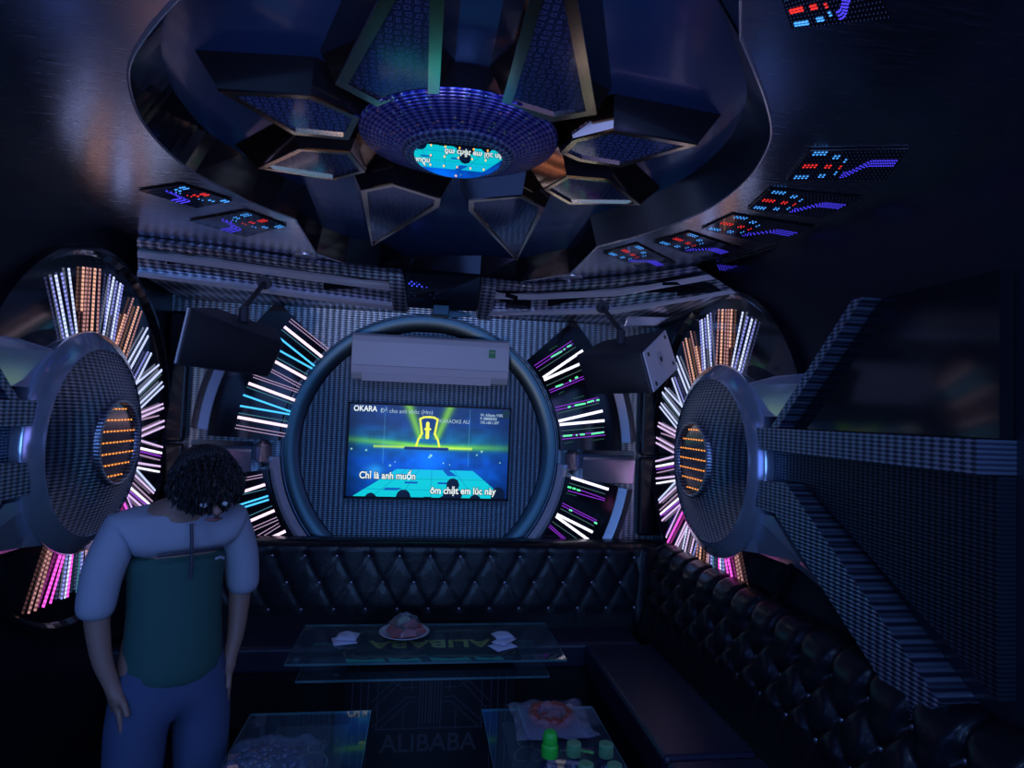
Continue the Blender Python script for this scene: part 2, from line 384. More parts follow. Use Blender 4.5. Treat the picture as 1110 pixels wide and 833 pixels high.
# little mirror block hanging under the middle of the cornice
r = empty('mirror_block', tuple(az(477, 340, 2.2)), 'small teal mirrored block hanging under the middle of the cornice above the air conditioner', 'mirror block')
c0 = ay(469,333,3.70); c1 = ay(486,345,3.70)
bevel(MB().box((c0.x, 3.60, c1.z), (c1.x, 3.745, c0.z)).build('block', M_['mirror'], r), .004)
MB().prism([ay(486,334,3.70), ay(512,342,3.70), ay(486,345,3.70)], (0, .04, 0)).build('wing', M_['mirror'], r)
# valance of the right corner: polished box over the speaker
def pxprism(name, px, plane, k, off, m, parent, f=ay): return MB().prism([f(u, v, k) for u, v in px], off).build(name, m, parent)
r = empty('corner_trim', tuple(ay(705, 344, 3.3)), 'polished steel trim bar on the wall above the hanging speaker at the corner', 'wall trim')
b0 = pxprism('bar', [(680,343),(728,344),(712,353),(676,354)], 'y', 3.35, (0, .12, 0), M_['steel'], r); bevel(b0, .006)

# ------------------------------------------------------------------ ceiling LED panels
def led_panel(px, label, lay=1, snake=True, z=ZC-.001, flip=False):
    P = [az(u, v, z-.006) for u, v in px]
    c = sum(P, Vector())/4; r = empty('ceiling_led_panel', (c.x, c.y, z), label, 'led panel', 'light panels set in the steel ceiling')
    bevel(MB().prism(P, (0, 0, .005)).build('panel_glass', M_['black'], r), .001)
    dn = Vector((0, 0, -1)); g = lambda s, t: bil(P, 1-s if flip else s, t)+dn*.0012
    def clus(s, t, n, m, rad=.0036, ds=.038, dt=.07):
        dots('led_cluster', [g(s+(i-n/2)*ds, t+(j-1)*dt) for i in range(n) for j in range(2)], rad, m, r, dn)
    # rows of diodes: large trio, medium trio, small trio
    clus(.14, .10, 4, sky_led); clus(.14, .50, 4, red_led); clus(.14, .88, 4, sky_led)
    clus(.34, .22, 2, sky_led); clus(.33, .52, 2, red_led); clus(.34, .84, 2, sky_led)
    clus(.46, .34, 1, sky_led, .003); clus(.46, .55, 1, red_led, .003); clus(.46, .75, 1, sky_led, .003)
    pts = [g(.52+.44*i/19, .70-.38*(.5-.5*math.cos(math.pi*min(1, i/9)))+.080*j) for i in range(20) for j in range(3)]
    dots('led_snake', pts, .0026, violet_led, r, dn)
    dots('led_grid', [g(.03+.94*i/24, .05+.9*j/9) for i in range(25) for j in range(10)], .0012, dim_led, r, dn)
    return r
# right-hand panels: corners listed as room-centre end (two), outer end (two)
led_panel([(690,265),(732.6,286),(696,292),(653.5,274.7)][::1], 'black ceiling light panel right of the recess, nearest the back wall')
led_panel([(746,252),(804,270.5),(765,281),(707.6,263)], 'black ceiling light panel right of the recess, second from the back wall')
led_panel([(794,233),(884,247),(833.5,265),(760,248.7)], 'black ceiling light panel right of the recess, third from the back wall')
led_panel([(833.5,206),(935,215),(890,237),(810,227)], 'black ceiling light panel right of the recess, fourth from the back wall')
led_panel([(878,164),(985,162),(960,196),(852,196.6)], 'black ceiling light panel right of the recess, fifth from the back wall')
led_panel([(846,-4),(935,-40),(968,20),(858,32)], 'black ceiling light panel at the top right, farthest from the back wall')
led_panel([(267,229),(311,245),(266,257.5),(205,240)][1:]+[(267,229)], 'black ceiling light panel left of the recess, nearest the cornice', flip=False)
led_panel([(196,200),(252,218),(214,226),(150,207)][1:]+[(196,200)], 'black ceiling light panel left of the recess, second from the back wall')
# long corner panel with the winding blue band
P = [az(u, v, ZC-.009) for u, v in [(775,288),(858.5,270),(950,292),(822,306)]]
c = sum(P, Vector())/4; r = empty('ceiling_led_panel', (c.x, c.y, ZC), 'black ceiling light panel over the right corner with a winding bright blue band', 'led panel', 'light panels set in the steel ceiling')
P = [Vector((min(p.x, XR-.004), p.y, p.z)) for p in P]
MB().prism(P, (0, 0, .006)).build('panel_glass', M_['black'], r)
snk = [(778,289),(795,291),(812,288),(828,281),(843,282),(856,276)]
pts = []
for a, b in zip(snk[:-1], snk[1:]):
    for i in range(6):
        for j in range(4):
            pts.append(az(a[0]+(b[0]-a[0])*i/6+j*.8, a[1]+(b[1]-a[1])*i/6+(j-1.5)*1.7+1, ZC-.0105))
dots('led_snake', pts, .003, violet_led, r, (0,0,-1))
for u, v, m in [(823,302,sky_led),(835,300,red_led),(846,298,sky_led),(820,295,sky_led),(830,293,red_led),(840,292,sky_led),(853,288,red_led),(861,295,sky_led),(868,290,red_led),(862,281,red_led),(815,299,sky_led)]:
    dots('led_cluster', [az(u+i*1.6, v+(j)*1.3, ZC-.0105) for i in range(3) for j in range(2)], .0042, m, r, (0,0,-1))
# recessed downlights
for u, v, l in [(331,278,'round unlit ceiling downlight left of the recess, above the left cornice box'), (620,301,'round unlit ceiling downlight right of the recess, above the right cornice box')]:
    c = az(u, v, ZC); r = empty('downlight', tuple(c), l, 'downlight', 'round ceiling downlights')
    MB().lathe([(.062,0),(.062,-.006),(.056,-.008),(.05,-.004),(.05,0)], c, n=40).build('bezel', M_['steel'], r, smooth=True)
    MB().lathe([(.0,-.003),(.049,-.003)], c, n=40).build('diffuser', M_['grey_plastic'], r)

# ------------------------------------------------------------------ hanging star blades
ZP = 2.39
def blade(px, label, fl, w=.022, pm='print_navy', extra=None):
    P = [az(u, v, ZP) for u, v in px] if not extra else [Vector(p) for p in px]
    c = sum(P, Vector())/len(P); r = empty('star_blade', (c.x, c.y, ZR), label, 'ceiling ornament', 'star blades around the ceiling bowl')
    # orientation: make polygon counter-clockwise seen from below consistent for inset
    a = sum((P[i].x*P[(i+1) % len(P)].y-P[(i+1) % len(P)].x*P[i].y) for i in range(len(P)))
    if a < 0: P = P[::-1]
    I = frame_poly(P, w); O = [p+Vector((0,0,ZR-.001-ZP)) for p in offset_out(P, fl)]
    n = len(P)
    so_ = MB().add(P+O, [(i, (i+1) % n, (i+1) % n+n, i+n) for i in range(n)]).build('side', M_['bronze'], r)
    so_.data.materials.append(M_['black'])  # near faces coloured black, standing in for the dark room they mirror
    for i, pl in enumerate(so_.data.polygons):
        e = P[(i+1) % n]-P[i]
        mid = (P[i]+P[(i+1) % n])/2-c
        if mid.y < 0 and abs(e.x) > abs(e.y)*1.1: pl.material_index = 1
    # frame: ring of the underside with a small lip
    L1 = [p-Vector((0,0,.006)) for p in P]; L2 = [p-Vector((0,0,.006)) for p in I]; L3 = [p+Vector((0,0,.004)) for p in I]
    f = []
    for i in range(n):
        j = (i+1) % n
        f += [(i, j, j+n, i+n), (i+n, j+n, j+2*n, i+2*n), (i+2*n, j+2*n, j+3*n, i+3*n)]
    MB().add(P+L1+L2+L3, f).build('frame', M_['gold'], r)
    MB().prism([p+Vector((0,0,.001)) for p in I], (0, 0, .003)).build('panel', M_[pm], r)
    return r
blade([(430,-40),(363,89),(412,115),(476,104.5),(484,-40)], 'large dark printed ceiling blade in gold frame, left of the pair above the bowl', .035, .028)
blade([(584,-40),(543,113),(599,130),(647,122),(620,-40)], 'large dark printed ceiling blade in gold frame, right of the pair above the bowl', .035, .026)
blade([(236,96),(318,144),(378,150),(390,126),(337,101.5)], 'blue printed ceiling blade pointing left, the upper of the two left of the bowl', .03, .018, 'print_blue')
blade([(279,181),(363,194),(396,185),(380,164),(324,159.6)], 'narrow ceiling blade pointing left, the lower of the two left of the bowl', .045, .016)
blade([(391,205),(426,198),(478,214.5),(476,223),(403,266)], 'gold framed ceiling blade pointing at the screen, the left one of the two', .04, .022)
blade([(508,216),(508,227),(560,282),(591,224),(566,211)], 'gold framed ceiling blade pointing at the screen, the right one of the two', .035, .020)
blade([(589,204),(614,190),(662,194),(695,221),(617,220)], 'narrow ceiling blade pointing right, the lower of the two right of the bowl', .045, .015)
blade([(607,164),(621,150),(665,139),(757,155.5),(672,180),(627,173)], 'blue printed ceiling blade pointing right, the upper of the two right of the bowl', .03, .018, 'print_blue')
# ------------------------------------------------------------------ bowl in the middle of the star
HC = Vector((.072, 1.80, 0)); ZM = 2.335
r = empty('ceiling_bowl', (HC.x, HC.y, ZR), 'round holographic blue bowl hanging in the centre of the ceiling star with a small mirror', 'ceiling ornament')
MB().lathe([(.27,ZR-.002),(.285,ZP+.03),(.288,ZP+.005)], HC, n=72).build('collar', M_['black'], r, smooth=True)
MB().lathe([(.288,ZP+.005),(.286,ZP-.003),(.20,ZM+.026),(.165,ZM+.010)], HC, n=96).build('shell', M_['holo'], r, smooth=True)
MB().lathe([(.165,ZM+.010),(.158,ZM-.001),(.132,ZM-.004),(.128,ZM+.0)], HC, n=72).build('rim', M_['holo_rim'], r, smooth=True)
tl = math.radians(5.0); T = Matrix.Rotation(-tl, 3, 'X')
mc = Vector((HC.x, HC.y, ZM+.002))
mm = MB().lathe([(0.0001,0),(.129,0),(.129,.003)], mc, n=72, tilt=T).build('mirror_face', mat('clear_mirror', (.9,.92,.92), 1, .01), r)
amber = em('led_dot_amber', (1,.36,.04), 2.0)
pts = []
for i in range(-3, 4):
    for j in range(-3, 4):
        if math.hypot(i*.040, j*.058) < .120 and (i+j) % 1 == 0: pts.append(mc+T@Vector((i*.040, j*.058, -.0015)))
each_dot(pts, .0028, amber, mm, (0,0,-1))

# ================================================================== BACK WALL
CB = Vector((.02, 0, 1.36))
def ring_pt(rad, deg, y): return Vector((CB.x+rad*math.cos(math.radians(deg)), y, CB.z+rad*math.sin(math.radians(deg))))
r = empty('round_wall_panel', (CB.x, YB, CB.z), 'huge round embossed metal panel with a mirrored ring behind the television', 'wall panel')
MB().lathe([(.0001,-.02),(.70,-.02),(.70,0)], (CB.x, YB, CB.z), 'Y', 128).build('disc', M_['emb_disc'], r)
MB().lathe([(.70,-.021),(.705,-.026),(.785,-.036),(.79,-.036)], (CB.x, YB, CB.z), 'Y', 128).build('mirror_ring', M_['mirror'], r, smooth=True)
MB().lathe([(.79,-.036),(.795,-.040),(.802,-.038),(.805,0)], (CB.x, YB, CB.z), 'Y', 128).build('outer_rim', M_['steel_dark'], r, smooth=True)

def fan(a0, a1, label, bars, org, sc, thr, y=YB-.07, r0=.812, r1=1.19):
    if a0 < 0 or a0 > 180: r0 = .868
    n = 16; A = [a0+(a1-a0)*i/n for i in range(n+1)]
    poly = [ring_pt(r0, a, y) for a in A]+[ring_pt(r1, a, y) for a in reversed(A)]
    poly = [Vector((max(XL+.01, min(XR-.01, p.x)), p.y, p.z)) for p in poly]
    c = sum(poly, Vector())/len(poly); r = empty('led_fan_panel', (c.x, YB, c.z), label, 'led panel', 'fan shaped light panels around the round panel')
    MB().prism(poly, (0, YB-y, 0)).build('panel_body', M_['black'], r)
    for (x0, y0, x1, y1, w, k, *ext) in bars:
        p = ay(org[0]+x0/sc, org[1]+y0/sc, y); q = ay(org[0]+x1/sc, org[1]+y1/sc, y)
        if ext:   # run an end hidden in the photograph out to the panel's border
            out, inn = (p, q) if ext[0] == 0 else (q, p)
            d = (out-inn).normalized(); t = inn.copy()
            while math.hypot(t.x-CB.x, t.z-CB.z) < r1-.07: t = t+d*.005
            out = t
            p, q = (out, inn) if ext[0] == 0 else (inn, out)
        strip('led_bar', p, q, w, S[k], r, (0,-1,0))
    return r
W1, W2, TH = .016, .010, .0045
fan(2, 43.5, 'fan shaped light panel with violet, green and white bars behind the right speaker', [
 (150,362,328,240,W1,'white',1),(155,375,330,297,W1,'white',1),(237,608,485,550,W1,'white'),(243,628,495,605,W1,'white'),
 (100,295,310,155,TH,'purple'),(110,308,318,170,TH,'purple'),(183,435,350,366,TH,'purple',1),(190,447,355,378,TH,'purple',1),
 (220,530,462,475,TH,'purple'),(222,547,465,490,TH,'purple'),(253,693,495,667,TH,'purple'),(255,710,500,686,TH,'purple'),
 (195,248,255,213,W2,'green'),(265,205,273,200,W2,'green'),(285,190,308,178,W2,'green'),(220,415,262,400,W2,'green'),(298,381,306,377,W2,'green'),(330,365,345,358,W2,'green'),
 (290,530,303,526,W2,'green'),(328,520,388,508,W2,'green'),(398,503,435,493,W2,'green'),(450,491,466,488,W2,'green'),
 (262,692,312,688,W2,'green'),(335,687,342,686,W2,'green'),(358,684,383,682,W2,'green'),(422,680,492,670,W2,'green'),
 (125,325,332,190,TH,'thin'),(168,408,345,328,TH,'thin',1),(232,565,465,506,TH,'thin'),(253,663,495,642,TH,'thin'),
 (185,208,230,180,TH,'dimgreen'),(238,455,265,440,TH,'dimgreen'),(320,482,380,465,TH,'dimgreen'),(270,733,316,724,TH,'dimgreen'),(430,716,495,708,TH,'dimgreen')], (560,340), 5.207, None)
fan(-48, -8.5, 'fan shaped light panel with white and violet bars right of the screen above the sofa', [
 (290,280,588,375,W1,'white'),(175,575,455,715,W1,'white',1),(168,592,345,720,W1,'white',1),
 (262,385,555,465,TH,'purple'),(350,377,558,450,TH,'purple'),(220,485,495,625,TH,'purple'),(215,505,490,640,TH,'purple'),(118,660,180,715,TH,'purple',1),(110,676,165,722,TH,'purple',1),
 (262,355,290,362,W2,'green'),(300,366,325,372,W2,'green'),(335,378,362,385,W2,'green'),(274,538,296,546,W2,'green'),(475,638,495,650,W2,'green'),
 (275,325,560,412,TH,'thin'),(205,530,470,668,TH,'thin'),(140,635,240,705,TH,'thin',1),(250,405,330,428,TH,'dimgreen')], (580,480), 7.392, None)
fan(136, 177.5, 'fan shaped light panel with pinkish white and cyan bars beside the left speaker', [
 (330,120,530,280,W1,'pink'),(300,315,445,395,W1,'pink',0),(140,420,385,510,W1,'pink'),(82,600,345,648,W1,'pink'),
 (365,78,565,238,TH,'thinpink'),(355,90,555,248,TH,'thinpink'),(275,352,420,430,TH,'thinpink',0),(275,367,412,443,TH,'thinpink',0),(235,398,405,457,TH,'thinpink',0),(165,388,400,468,TH,'thinpink'),(75,642,335,687,TH,'thinpink'),(68,658,330,703,TH,'thinpink'),
 (340,208,490,328,W2,'cyan',0),(320,255,478,342,W2,'cyan',0),(112,482,362,570,W2,'cyan'),(95,540,358,585,W2,'cyan'),
 (315,135,515,295,TH,'thincyan'),(310,295,455,375,TH,'thincyan',0),(130,440,375,530,TH,'thincyan'),(88,578,348,622,TH,'thincyan')], (241,330), 4.9, None)
fan(188.5, 228, 'fan shaped light panel with cyan and white bars behind the standing person', [
 (240,390,303,378,TH,'thinpink',0),(243,410,305,398,TH,'thinpink',0),(222,487,322,455,W1,'pink',0),(215,515,328,488,TH,'thincyan',0),
 (218,580,345,540,W2,'cyan',0),(215,610,350,568,W2,'cyan',0),(225,680,375,615,TH,'thincyan',0),(205,730,392,650,W1,'pink',0),
 (130,820,410,700,TH,'thinpink',0),(170,830,420,720,TH,'thinpink',0),(280,830,425,745,TH,'thinpink',0),(330,830,435,765,TH,'thinpink',0),(410,835,475,805,W1,'pink',0)], (241,460), 6.9375, None)
# faceted studs and polished trims between the fans
for s, l in ((-1, 'left'), (1, 'right')):
    cx = CB.x + s*.893 ; zc = 1.325
    c = Vector((cx, YB, zc)); r = empty('faceted_stud', (cx, YB, zc), 'pointed faceted steel stud between the two light fans at the %s of the screen' % l, 'wall ornament', 'faceted studs beside the round panel')
    w, h, y1 = .048, .085, YB-.05
    ring = [(cx, y1, zc+h), (cx+w, y1, zc+h*.5), (cx+w, y1, zc-h*.5), (cx, y1, zc-h), (cx-w, y1, zc-h*.5), (cx-w, y1, zc+h*.5)]
    MB().add(ring+[(cx, YB-.11, zc+h*.55), (cx, YB-.11, zc-h*.55)], [(0,1,6),(1,2,7,6),(2,3,7),(3,4,7),(4,5,6,7),(5,0,6)]).build('facets', M_['steel'], r)
    MB().prism(ring, (0, .05, 0)).build('base', M_['steel_dark'], r)
    x0, x1 = sorted((CB.x+s*.95, CB.x+s*1.27)); 
    r = empty('mirror_trim_block', ((x0+x1)/2, YB, zc), 'polished steel block between the two light fans at the %s of the screen' % l, 'wall trim')
    zt = 1.37 if s > 0 else 1.36
    b = MB().prism([(x0, YB, zt),(x0, YB-.06, zt),(x0, YB-.09, zt-.03),(x0, YB-.06, zt-.17),(x0, YB, zt-.18)], (x1-x0, 0, 0)).build('block', M_['steel'], r)
    b2 = MB().prism([(x0, YB-.001, zt+.025),(x0, YB-.07, zt+.025),(x0, YB-.08, zt+.0),(x0, YB-.001, zt+.0)], (x1-x0, 0, 0)).build('ledge', M_['steel_dark'], r)
    # curved steel trim following the outer side of the lower fan, and a short one above
    for a0, a1, lab in ((-40, -9, 'lower'), (4, 24, 'upper')):
        A = [a0+(a1-a0)*i/14 for i in range(15)]
        if s < 0: A = [180-a for a in A]
        poly = [ring_pt(1.19, a, YB-.05) for a in A]+[ring_pt(1.30, a, YB-.02) for a in reversed(A)]
        poly = [Vector((max(XL+.01, min(XR-.01, p.x)), p.y, p.z)) for p in poly]
        c = sum(poly, Vector())/len(poly)
        r = empty('curved_wall_trim', (c.x, YB, c.z), 'curved polished trim outside the %s light fan at the %s of the screen' % (lab, l), 'wall trim')
        b = MB(); m = len(A)
        b.add(poly[:m]+[ring_pt(1.245, a, YB-.075) for a in A]+poly[m:][::-1]+[Vector((p.x, YB, p.z)) for p in poly[:m]]+[Vector((p.x, YB, p.z)) for p in poly[m:][::-1]],
              [(i, i+1, m+i+1, m+i) for i in range(m-1)]+[(m+i, m+i+1, 2*m+i+1, 2*m+i) for i in range(m-1)]+[(i, i+1, 3*m+i+1, 3*m+i) for i in range(m-1)]+[(2*m+i, 2*m+i+1, 4*m+i+1, 4*m+i) for i in range(m-1)])
        b.build('trim_bar', M_['steel'], r)
    # bevelled silver band hugging the ring beside the lower fan
    A = [-52+48*i/16 for i in range(17)]
    if s < 0: A = [180-a for a in A]
    m = len(A); c = ring_pt(.85, A[m//2], YB)
    r = empty('silver_band', tuple(c), 'narrow silver band curving along the lower %s of the round panel' % l, 'wall trim')
    MB().add([ring_pt(.807, a, YB) for a in A]+[ring_pt(.807, a, YB-.04) for a in A]+[ring_pt(.838, a, YB-.065) for a in A]+[ring_pt(.864, a, YB-.045) for a in A],
             [(k*m+i, k*m+i+1, (k+1)*m+i+1, (k+1)*m+i) for k in range(3) for i in range(m-1)]).build('band', M_['trim'], r)
# dark padded column in the corner
for s in (1, -1):
    x0 = 1.335 if s > 0 else XL+.002; x1 = XR-.002 if s > 0 else -1.30
    r = empty('corner_pad', ((x0+x1)/2, YB, .9), 'black padded leather strip standing in the back corner %s' % ('beside the sunburst' if s > 0 else 'on the left'), 'wall padding')
    for z0, z1 in ((.88, 1.36), (1.37, 2.1)):
        bevel(MB().box((x0, YB-.05, z0), (x1, YB-.002, z1)).build('cushion', M_['leather'], r), .02, 3)

# ------------------------------------------------------------------ television
YT = YB-.11
tl_, tr_, bl_, br_ = ay(377,437,YT), ay(554,441,YT), ay(373,541.5,YT), ay(551.5,543.5,YT)
x0, x1 = (tl_.x+bl_.x)/2, (tr_.x+br_.x)/2; z1, z0 = (tl_.z+tr_.z)/2, (bl_.z+br_.z)/2
r = empty('television', ((x0+x1)/2, YB, z0), 'flat television on the wall playing karaoke lyrics over a blue and yellow concert', 'television')
bevel(MB().box((x0, YT+.004, z0), (x1, YT+.045, z1)).build('back_case', M_['matte'], r), .004)
bw = .011; b = MB()
b.box((x0, YT, z0), (x1, YT+.008, z0+bw*1.4)).box((x0, YT, z1-bw), (x1, YT+.008, z1)).box((x0, YT, z0), (x0+bw, YT+.008, z1)).box((x1-bw, YT, z0), (x1, YT+.008, z1))
b.build('bezel', M_['matte'], r)
MB().box((x0+.1, YT+.045, z0+.1), (x1-.1, YB-.0215, z1-.15)).build('wall_bracket', M_['matte'], r)
sx0, sx1, sz0, sz1 = x0+bw, x1-bw, z0+bw*1.4, z1-bw
NX, NY = 250, 142
def lin(c): return np.where(c <= .04045, c/12.92, ((c+.055)/1.055)**2.4)
u, v = np.meshgrid((np.arange(NX)+.5)/NX, (np.arange(NY)+.5)/NY)
img = np.zeros((NY, NX, 3))
def mix(mask, col):
    global img
    mask = np.clip(mask, 0, 1)[..., None]; img = img*(1-mask)+np.array(col)*mask
def lerp(stops):
    xs = [s[0] for s in stops]
    return np.stack([np.interp(v, xs, [s[1][k] for s in stops]) for k in range(3)], -1)
img = lerp([(0,(.03,.14,.36)),(.2,(.02,.17,.42)),(.40,(.04,.36,.50)),(.5,(.0,.30,.62)),(.62,(.0,.26,.68)),(.78,(.0,.28,.66)),(1,(.01,.16,.45))])
rs = np.random.RandomState(3)
nz = np.kron(rs.rand(18, 25), np.ones((8, 10)))[:NY, :NX]; nz = (nz+np.roll(nz, 4, 0)+np.roll(nz, 5, 1)+np.roll(nz, -4, 0)+np.roll(nz, -5, 1))/5
img = img*(.78+.42*nz)[..., None]
mix(np.exp(-((u-.5)/.12)**2-((v-.60)/.18)**2)*.8, (.0,.45,1))
mix(np.exp(-(u/.06)**2)*.5, (0,.03,.12)); mix(np.exp(-((1-u)/.10)**2)*.45, (.0,.06,.25))
# side beams
for s in (-1, 1):
    d = np.abs(u-.5); vc = .445-.06*np.clip(d/.5, 0, 1)*(1 if s < 0 else .1)
    side = (u < .5) if s < 0 else (u >= .5)
    mix(side*np.exp(-((v-vc)/(.028+.02*d))**2)*(.95-1.35*d), (.55,.9,.12))
mix(np.exp(-((v-.455)/.014)**2)*(np.abs(u-.46) < .31)*.7, (.9,1,.25))
for (xt, xb) in ((.36, .44), (.62, .54)):
    xc = xt+(xb-xt)*np.clip(v/.36, 0, 1); mix(np.exp(-((u-xc)/(.030*(1.1-v)))**2)*(v < .36)*.7, (.55,.85,.10))
def seg(ax_, ay_, bx, by, w, col, a=1):
    px, py = (u-ax_)*1.77, v-ay_; dx, dy = (bx-ax_)*1.77, by-ay_; t = np.clip((px*dx+py*dy)/(dx*dx+dy*dy), 0, 1)
    d = np.hypot(px-t*dx, py-t*dy); mix(np.clip((w-d)/.008+.5, 0, 1)*a, col)
Yl = (.93,.95,.15)
for s in (-1, 1):
    c = .488
    for a, b in (((c+s*.032,.12),(c+s*.055,.14)),((c+s*.055,.14),(c+s*.040,.30)),((c+s*.040,.30),(c+s*.062,.37)),((c+s*.062,.37),(c+s*.072,.44)),((c+s*.032,.12),(c,.115))):
        seg(*a, *b, .011, Yl)
seg(.482,.20,.482,.34,.02, (.98,.95,.25)); seg(.468,.25,.498,.25,.012, (.95,.95,.2)); mix(np.hypot((u-.482)*1.77, v-.185) < .016, (.98,.95,.3))
seg(.35,.465,.61,.465,.016, (.0,.12,.40))
for x in (.215, .745): seg(x, .02, x, .64, .0025, (.45,.75,.85), .55)
# floor
def quad(pts, col, a=1):
    m = np.ones_like(u, bool); n = len(pts)
    for i in range(n):
        (a0, b0), (a1, b1) = pts[i], pts[(i+1) % n]; m &= ((a1-a0)*(v-b0)-(b1-b0)*(u-a0)) >= 0
    mix(m*a, col)
quad([(.30,.70),(.78,.70),(.99,1.0),(.04,1.0)], (.02,.72,.78))
quad([(.30,.70),(.78,.70),(.84,.78),(.22,.78)], (.05,.66,.85), .6)
for q in ([(.59,.70),(.63,.70),(.68,.76),(.62,.76)], [(.24,.90),(.34,.90),(.31,.93),(.22,.93)], [(.36,.83),(.44,.83),(.43,.85),(.35,.85)], [(.56,.83),(.62,.83),(.63,.85),(.56,.85)]): quad(q, (.02,.30,.66))
for a, b in (((.44,.70),(.33,1)),((.52,.70),(.52,1)),((.66,.70),(.80,1)),((.36,.70),(.16,1)),((.22,.80),(.85,.80)),((.12,.92),(.93,.92))): seg(*a, *b, .003, (.02,.45,.60), .7)
for x in (.56,.58,.27,.12,.29,.08,.64,.30,.60,.88,.80,.20): pass
for (x, y_, w_) in ((.51,.54,.02),(.50,.56,.014),(.26,.66,.014),(.29,.62,.008),(.59,.62,.010),(.63,.635,.008),(.11,.50,.014),(.02,.49,.014),(.83,.48,.016),(.80,.52,.012),(.95,.60,.01)): mix(np.exp(-(((u-x)*1.77)**2+(v-y_)**2)/(w_*.7)**2), (.75,.95,.75))
mix(np.exp(-(((u-.17)/.05)**2+((v-.72)/.07)**2))*.6, (.2,.7,.95))
# heads of the audience
for (x, y_, a_, b_) in ((.655,.86,.040,.075),(.655,.97,.060,.08),(.35,1.0,.045,.08),(.15,1.02,.035,.06),(.945,.98,.045,.11),(.80,1.02,.035,.06),(.60,1.03,.03,.05),(.50,1.04,.05,.05)):
    mix((((u-x)/a_)**2+((v-y_)/b_)**2 < 1)*1.0, (.01,.06,.17))
img = lin(np.clip(img, 0, 1))
me = bpy.data.meshes.new('screen'); xs = np.linspace(sx0, sx1, NX+1); zs = np.linspace(sz1, sz0, NY+1)
off = wpos(r); vv = [(x-off.x, YT+.002-off.y, z-off.z) for z in zs for x in xs]
ff = [(j*(NX+1)+i, (j+1)*(NX+1)+i, (j+1)*(NX+1)+i+1, j*(NX+1)+i+1) for j in range(NY) for i in range(NX)]
me.from_pydata(vv, [], ff); me.update()
ca = me.color_attributes.new('screen_picture', 'FLOAT_COLOR', 'CORNER')
arr = np.ones((NY*NX, 4, 4), np.float32); arr[:, :, :3] = img.reshape(-1, 1, 3); ca.data.foreach_set('color', arr.ravel())
ms = mat('screen_light', (.005,.005,.005), 0, .25); N, L, b = nodes(ms)
at = N.new('ShaderNodeVertexColor'); at.layer_name = 'screen_picture'; L.new(at.outputs[0], b.inputs['Emission Color']); b.inputs['Emission Strength'].default_value = 1.25
me.materials.append(ms); so = bpy.data.objects.new('screen', me); COL.objects.link(so); so.parent = r
t_white = em('screen_text_white', (.85,.95,.95), 1.0); t_dark = em('screen_text_outline', (.0,.02,.05), .3); t_soft = em('screen_text_soft', (.45,.65,.8), .8)
SW, SH = sx1-sx0, sz1-sz0
def stext(body, su, sv, h, m=t_white, sx=1, bold=0, dy=0): 
    return text('lettering', body, m, Vector((sx0+su*SW, YT+.0008-dy, sz1-sv*SH)), (1,0,0), (0,0,1), h*SH, so, sx=sx, bold=bold, extrude=.0002)
stext('OKARA', .022, .075, .085, bold=.0009, sx=.86)
stext('Để cho anh khóc (Hm)', .185, .085, .066, t_soft, sx=.92)
stext('KARAOKE ALI', .553, .175, .060, t_soft, sx=.90)
stext('W: Alibaba V302', .812, .085, .042, t_soft, sx=.9, bold=.0003); stext('P: 88888302', .812, .125, .042, t_soft, sx=.9, bold=.0003); stext('192.168.1.207', .812, .168, .042, t_soft, sx=.9, bold=.0003)
for m, bo, dy in ((t_dark, .0042, 0), (t_white, .0012, .0008)):
    stext('Chỉ là anh muốn', .075, .805, .105, m, sx=.86, bold=bo, dy=dy); stext('ôm chặt em lúc này', .515, .955, .105, m, sx=.86, bold=bo, dy=dy)
MB().box((sx1-.04, YT-.002, z1-.062), (sx1-.003, YT-.0005, z1-.016)).build('energy_label', mat('label_green_dull', (.10,.28,.22), 0, .5), r)

# ------------------------------------------------------------------ air conditioner
YA = 3.53
a_, b_, c_, d_ = ay(382,361,YA), ay(553,369,YA), ay(380,405,YA), ay(551,414,YA)
ax0, ax1, azt, azb = (a_.x+c_.x)/2, (b_.x+d_.x)/2, (a_.z+b_.z)/2, (c_.z+d_.z)/2
r = empty('air_conditioner', ((ax0+ax1)/2, YB, azb), 'white wall mounted air conditioner above the television with a small green sticker', 'air conditioner')
prof = [(YB-.03,azt),(YA+.05,azt+.004),(YA+.012,azt-.012),(YA,azt-.045),(YA,azb+.055),(YA+.012,azb+.012),(YA+.06,azb-.02),(YB-.03,azb-.02)]
bevel(MB().prism([(ax0, y, z) for y, z in prof], (ax1-ax0, 0, 0)).build('housing', M_['white_plastic'], r), .006, 3)
MB().box((ax0+.012, YA-.002, azb+.052), (ax1-.012, YA+.004, azb+.055)).build('panel_seam', M_['grey_plastic'], r)
MB().prism([(ax0+.06, YA+.006, azb+.008),(ax0+.06, YA+.02, azb-.032),(ax0+.06, YA+.028, azb-.030),(ax0+.06, YA+.014, azb+.010)], (ax1-ax0-.16, 0, 0)).build('louvre', M_['white_plastic'], r)
b = MB(); b.box((ax0+.06, YA+.03, azb-.023), (ax1-.10, YA+.15, azb-.018)).build('air_outlet', M_['matte'], r)
b = MB(); b.box((ax0+.02, YA+.075, azt+.001), (ax1-.02, YB-.05, azt+.006)).build('intake_grille', M_['grey_plastic'], r)
sx = ax0+(ax1-ax0)*.865
MB().box((sx, YA-.0018, azt-.105), (sx+.038, YA-.0002, azt-.058)).build('sticker', mat('sticker_green', (.10,.42,.16), 0, .5), r)
MB().box((sx+.005, YA-.0026, azt-.078), (sx+.033, YA-.0016, azt-.070)).build('sticker_print', mat('sticker_pale', (.45,.6,.35), 0, .5), r)

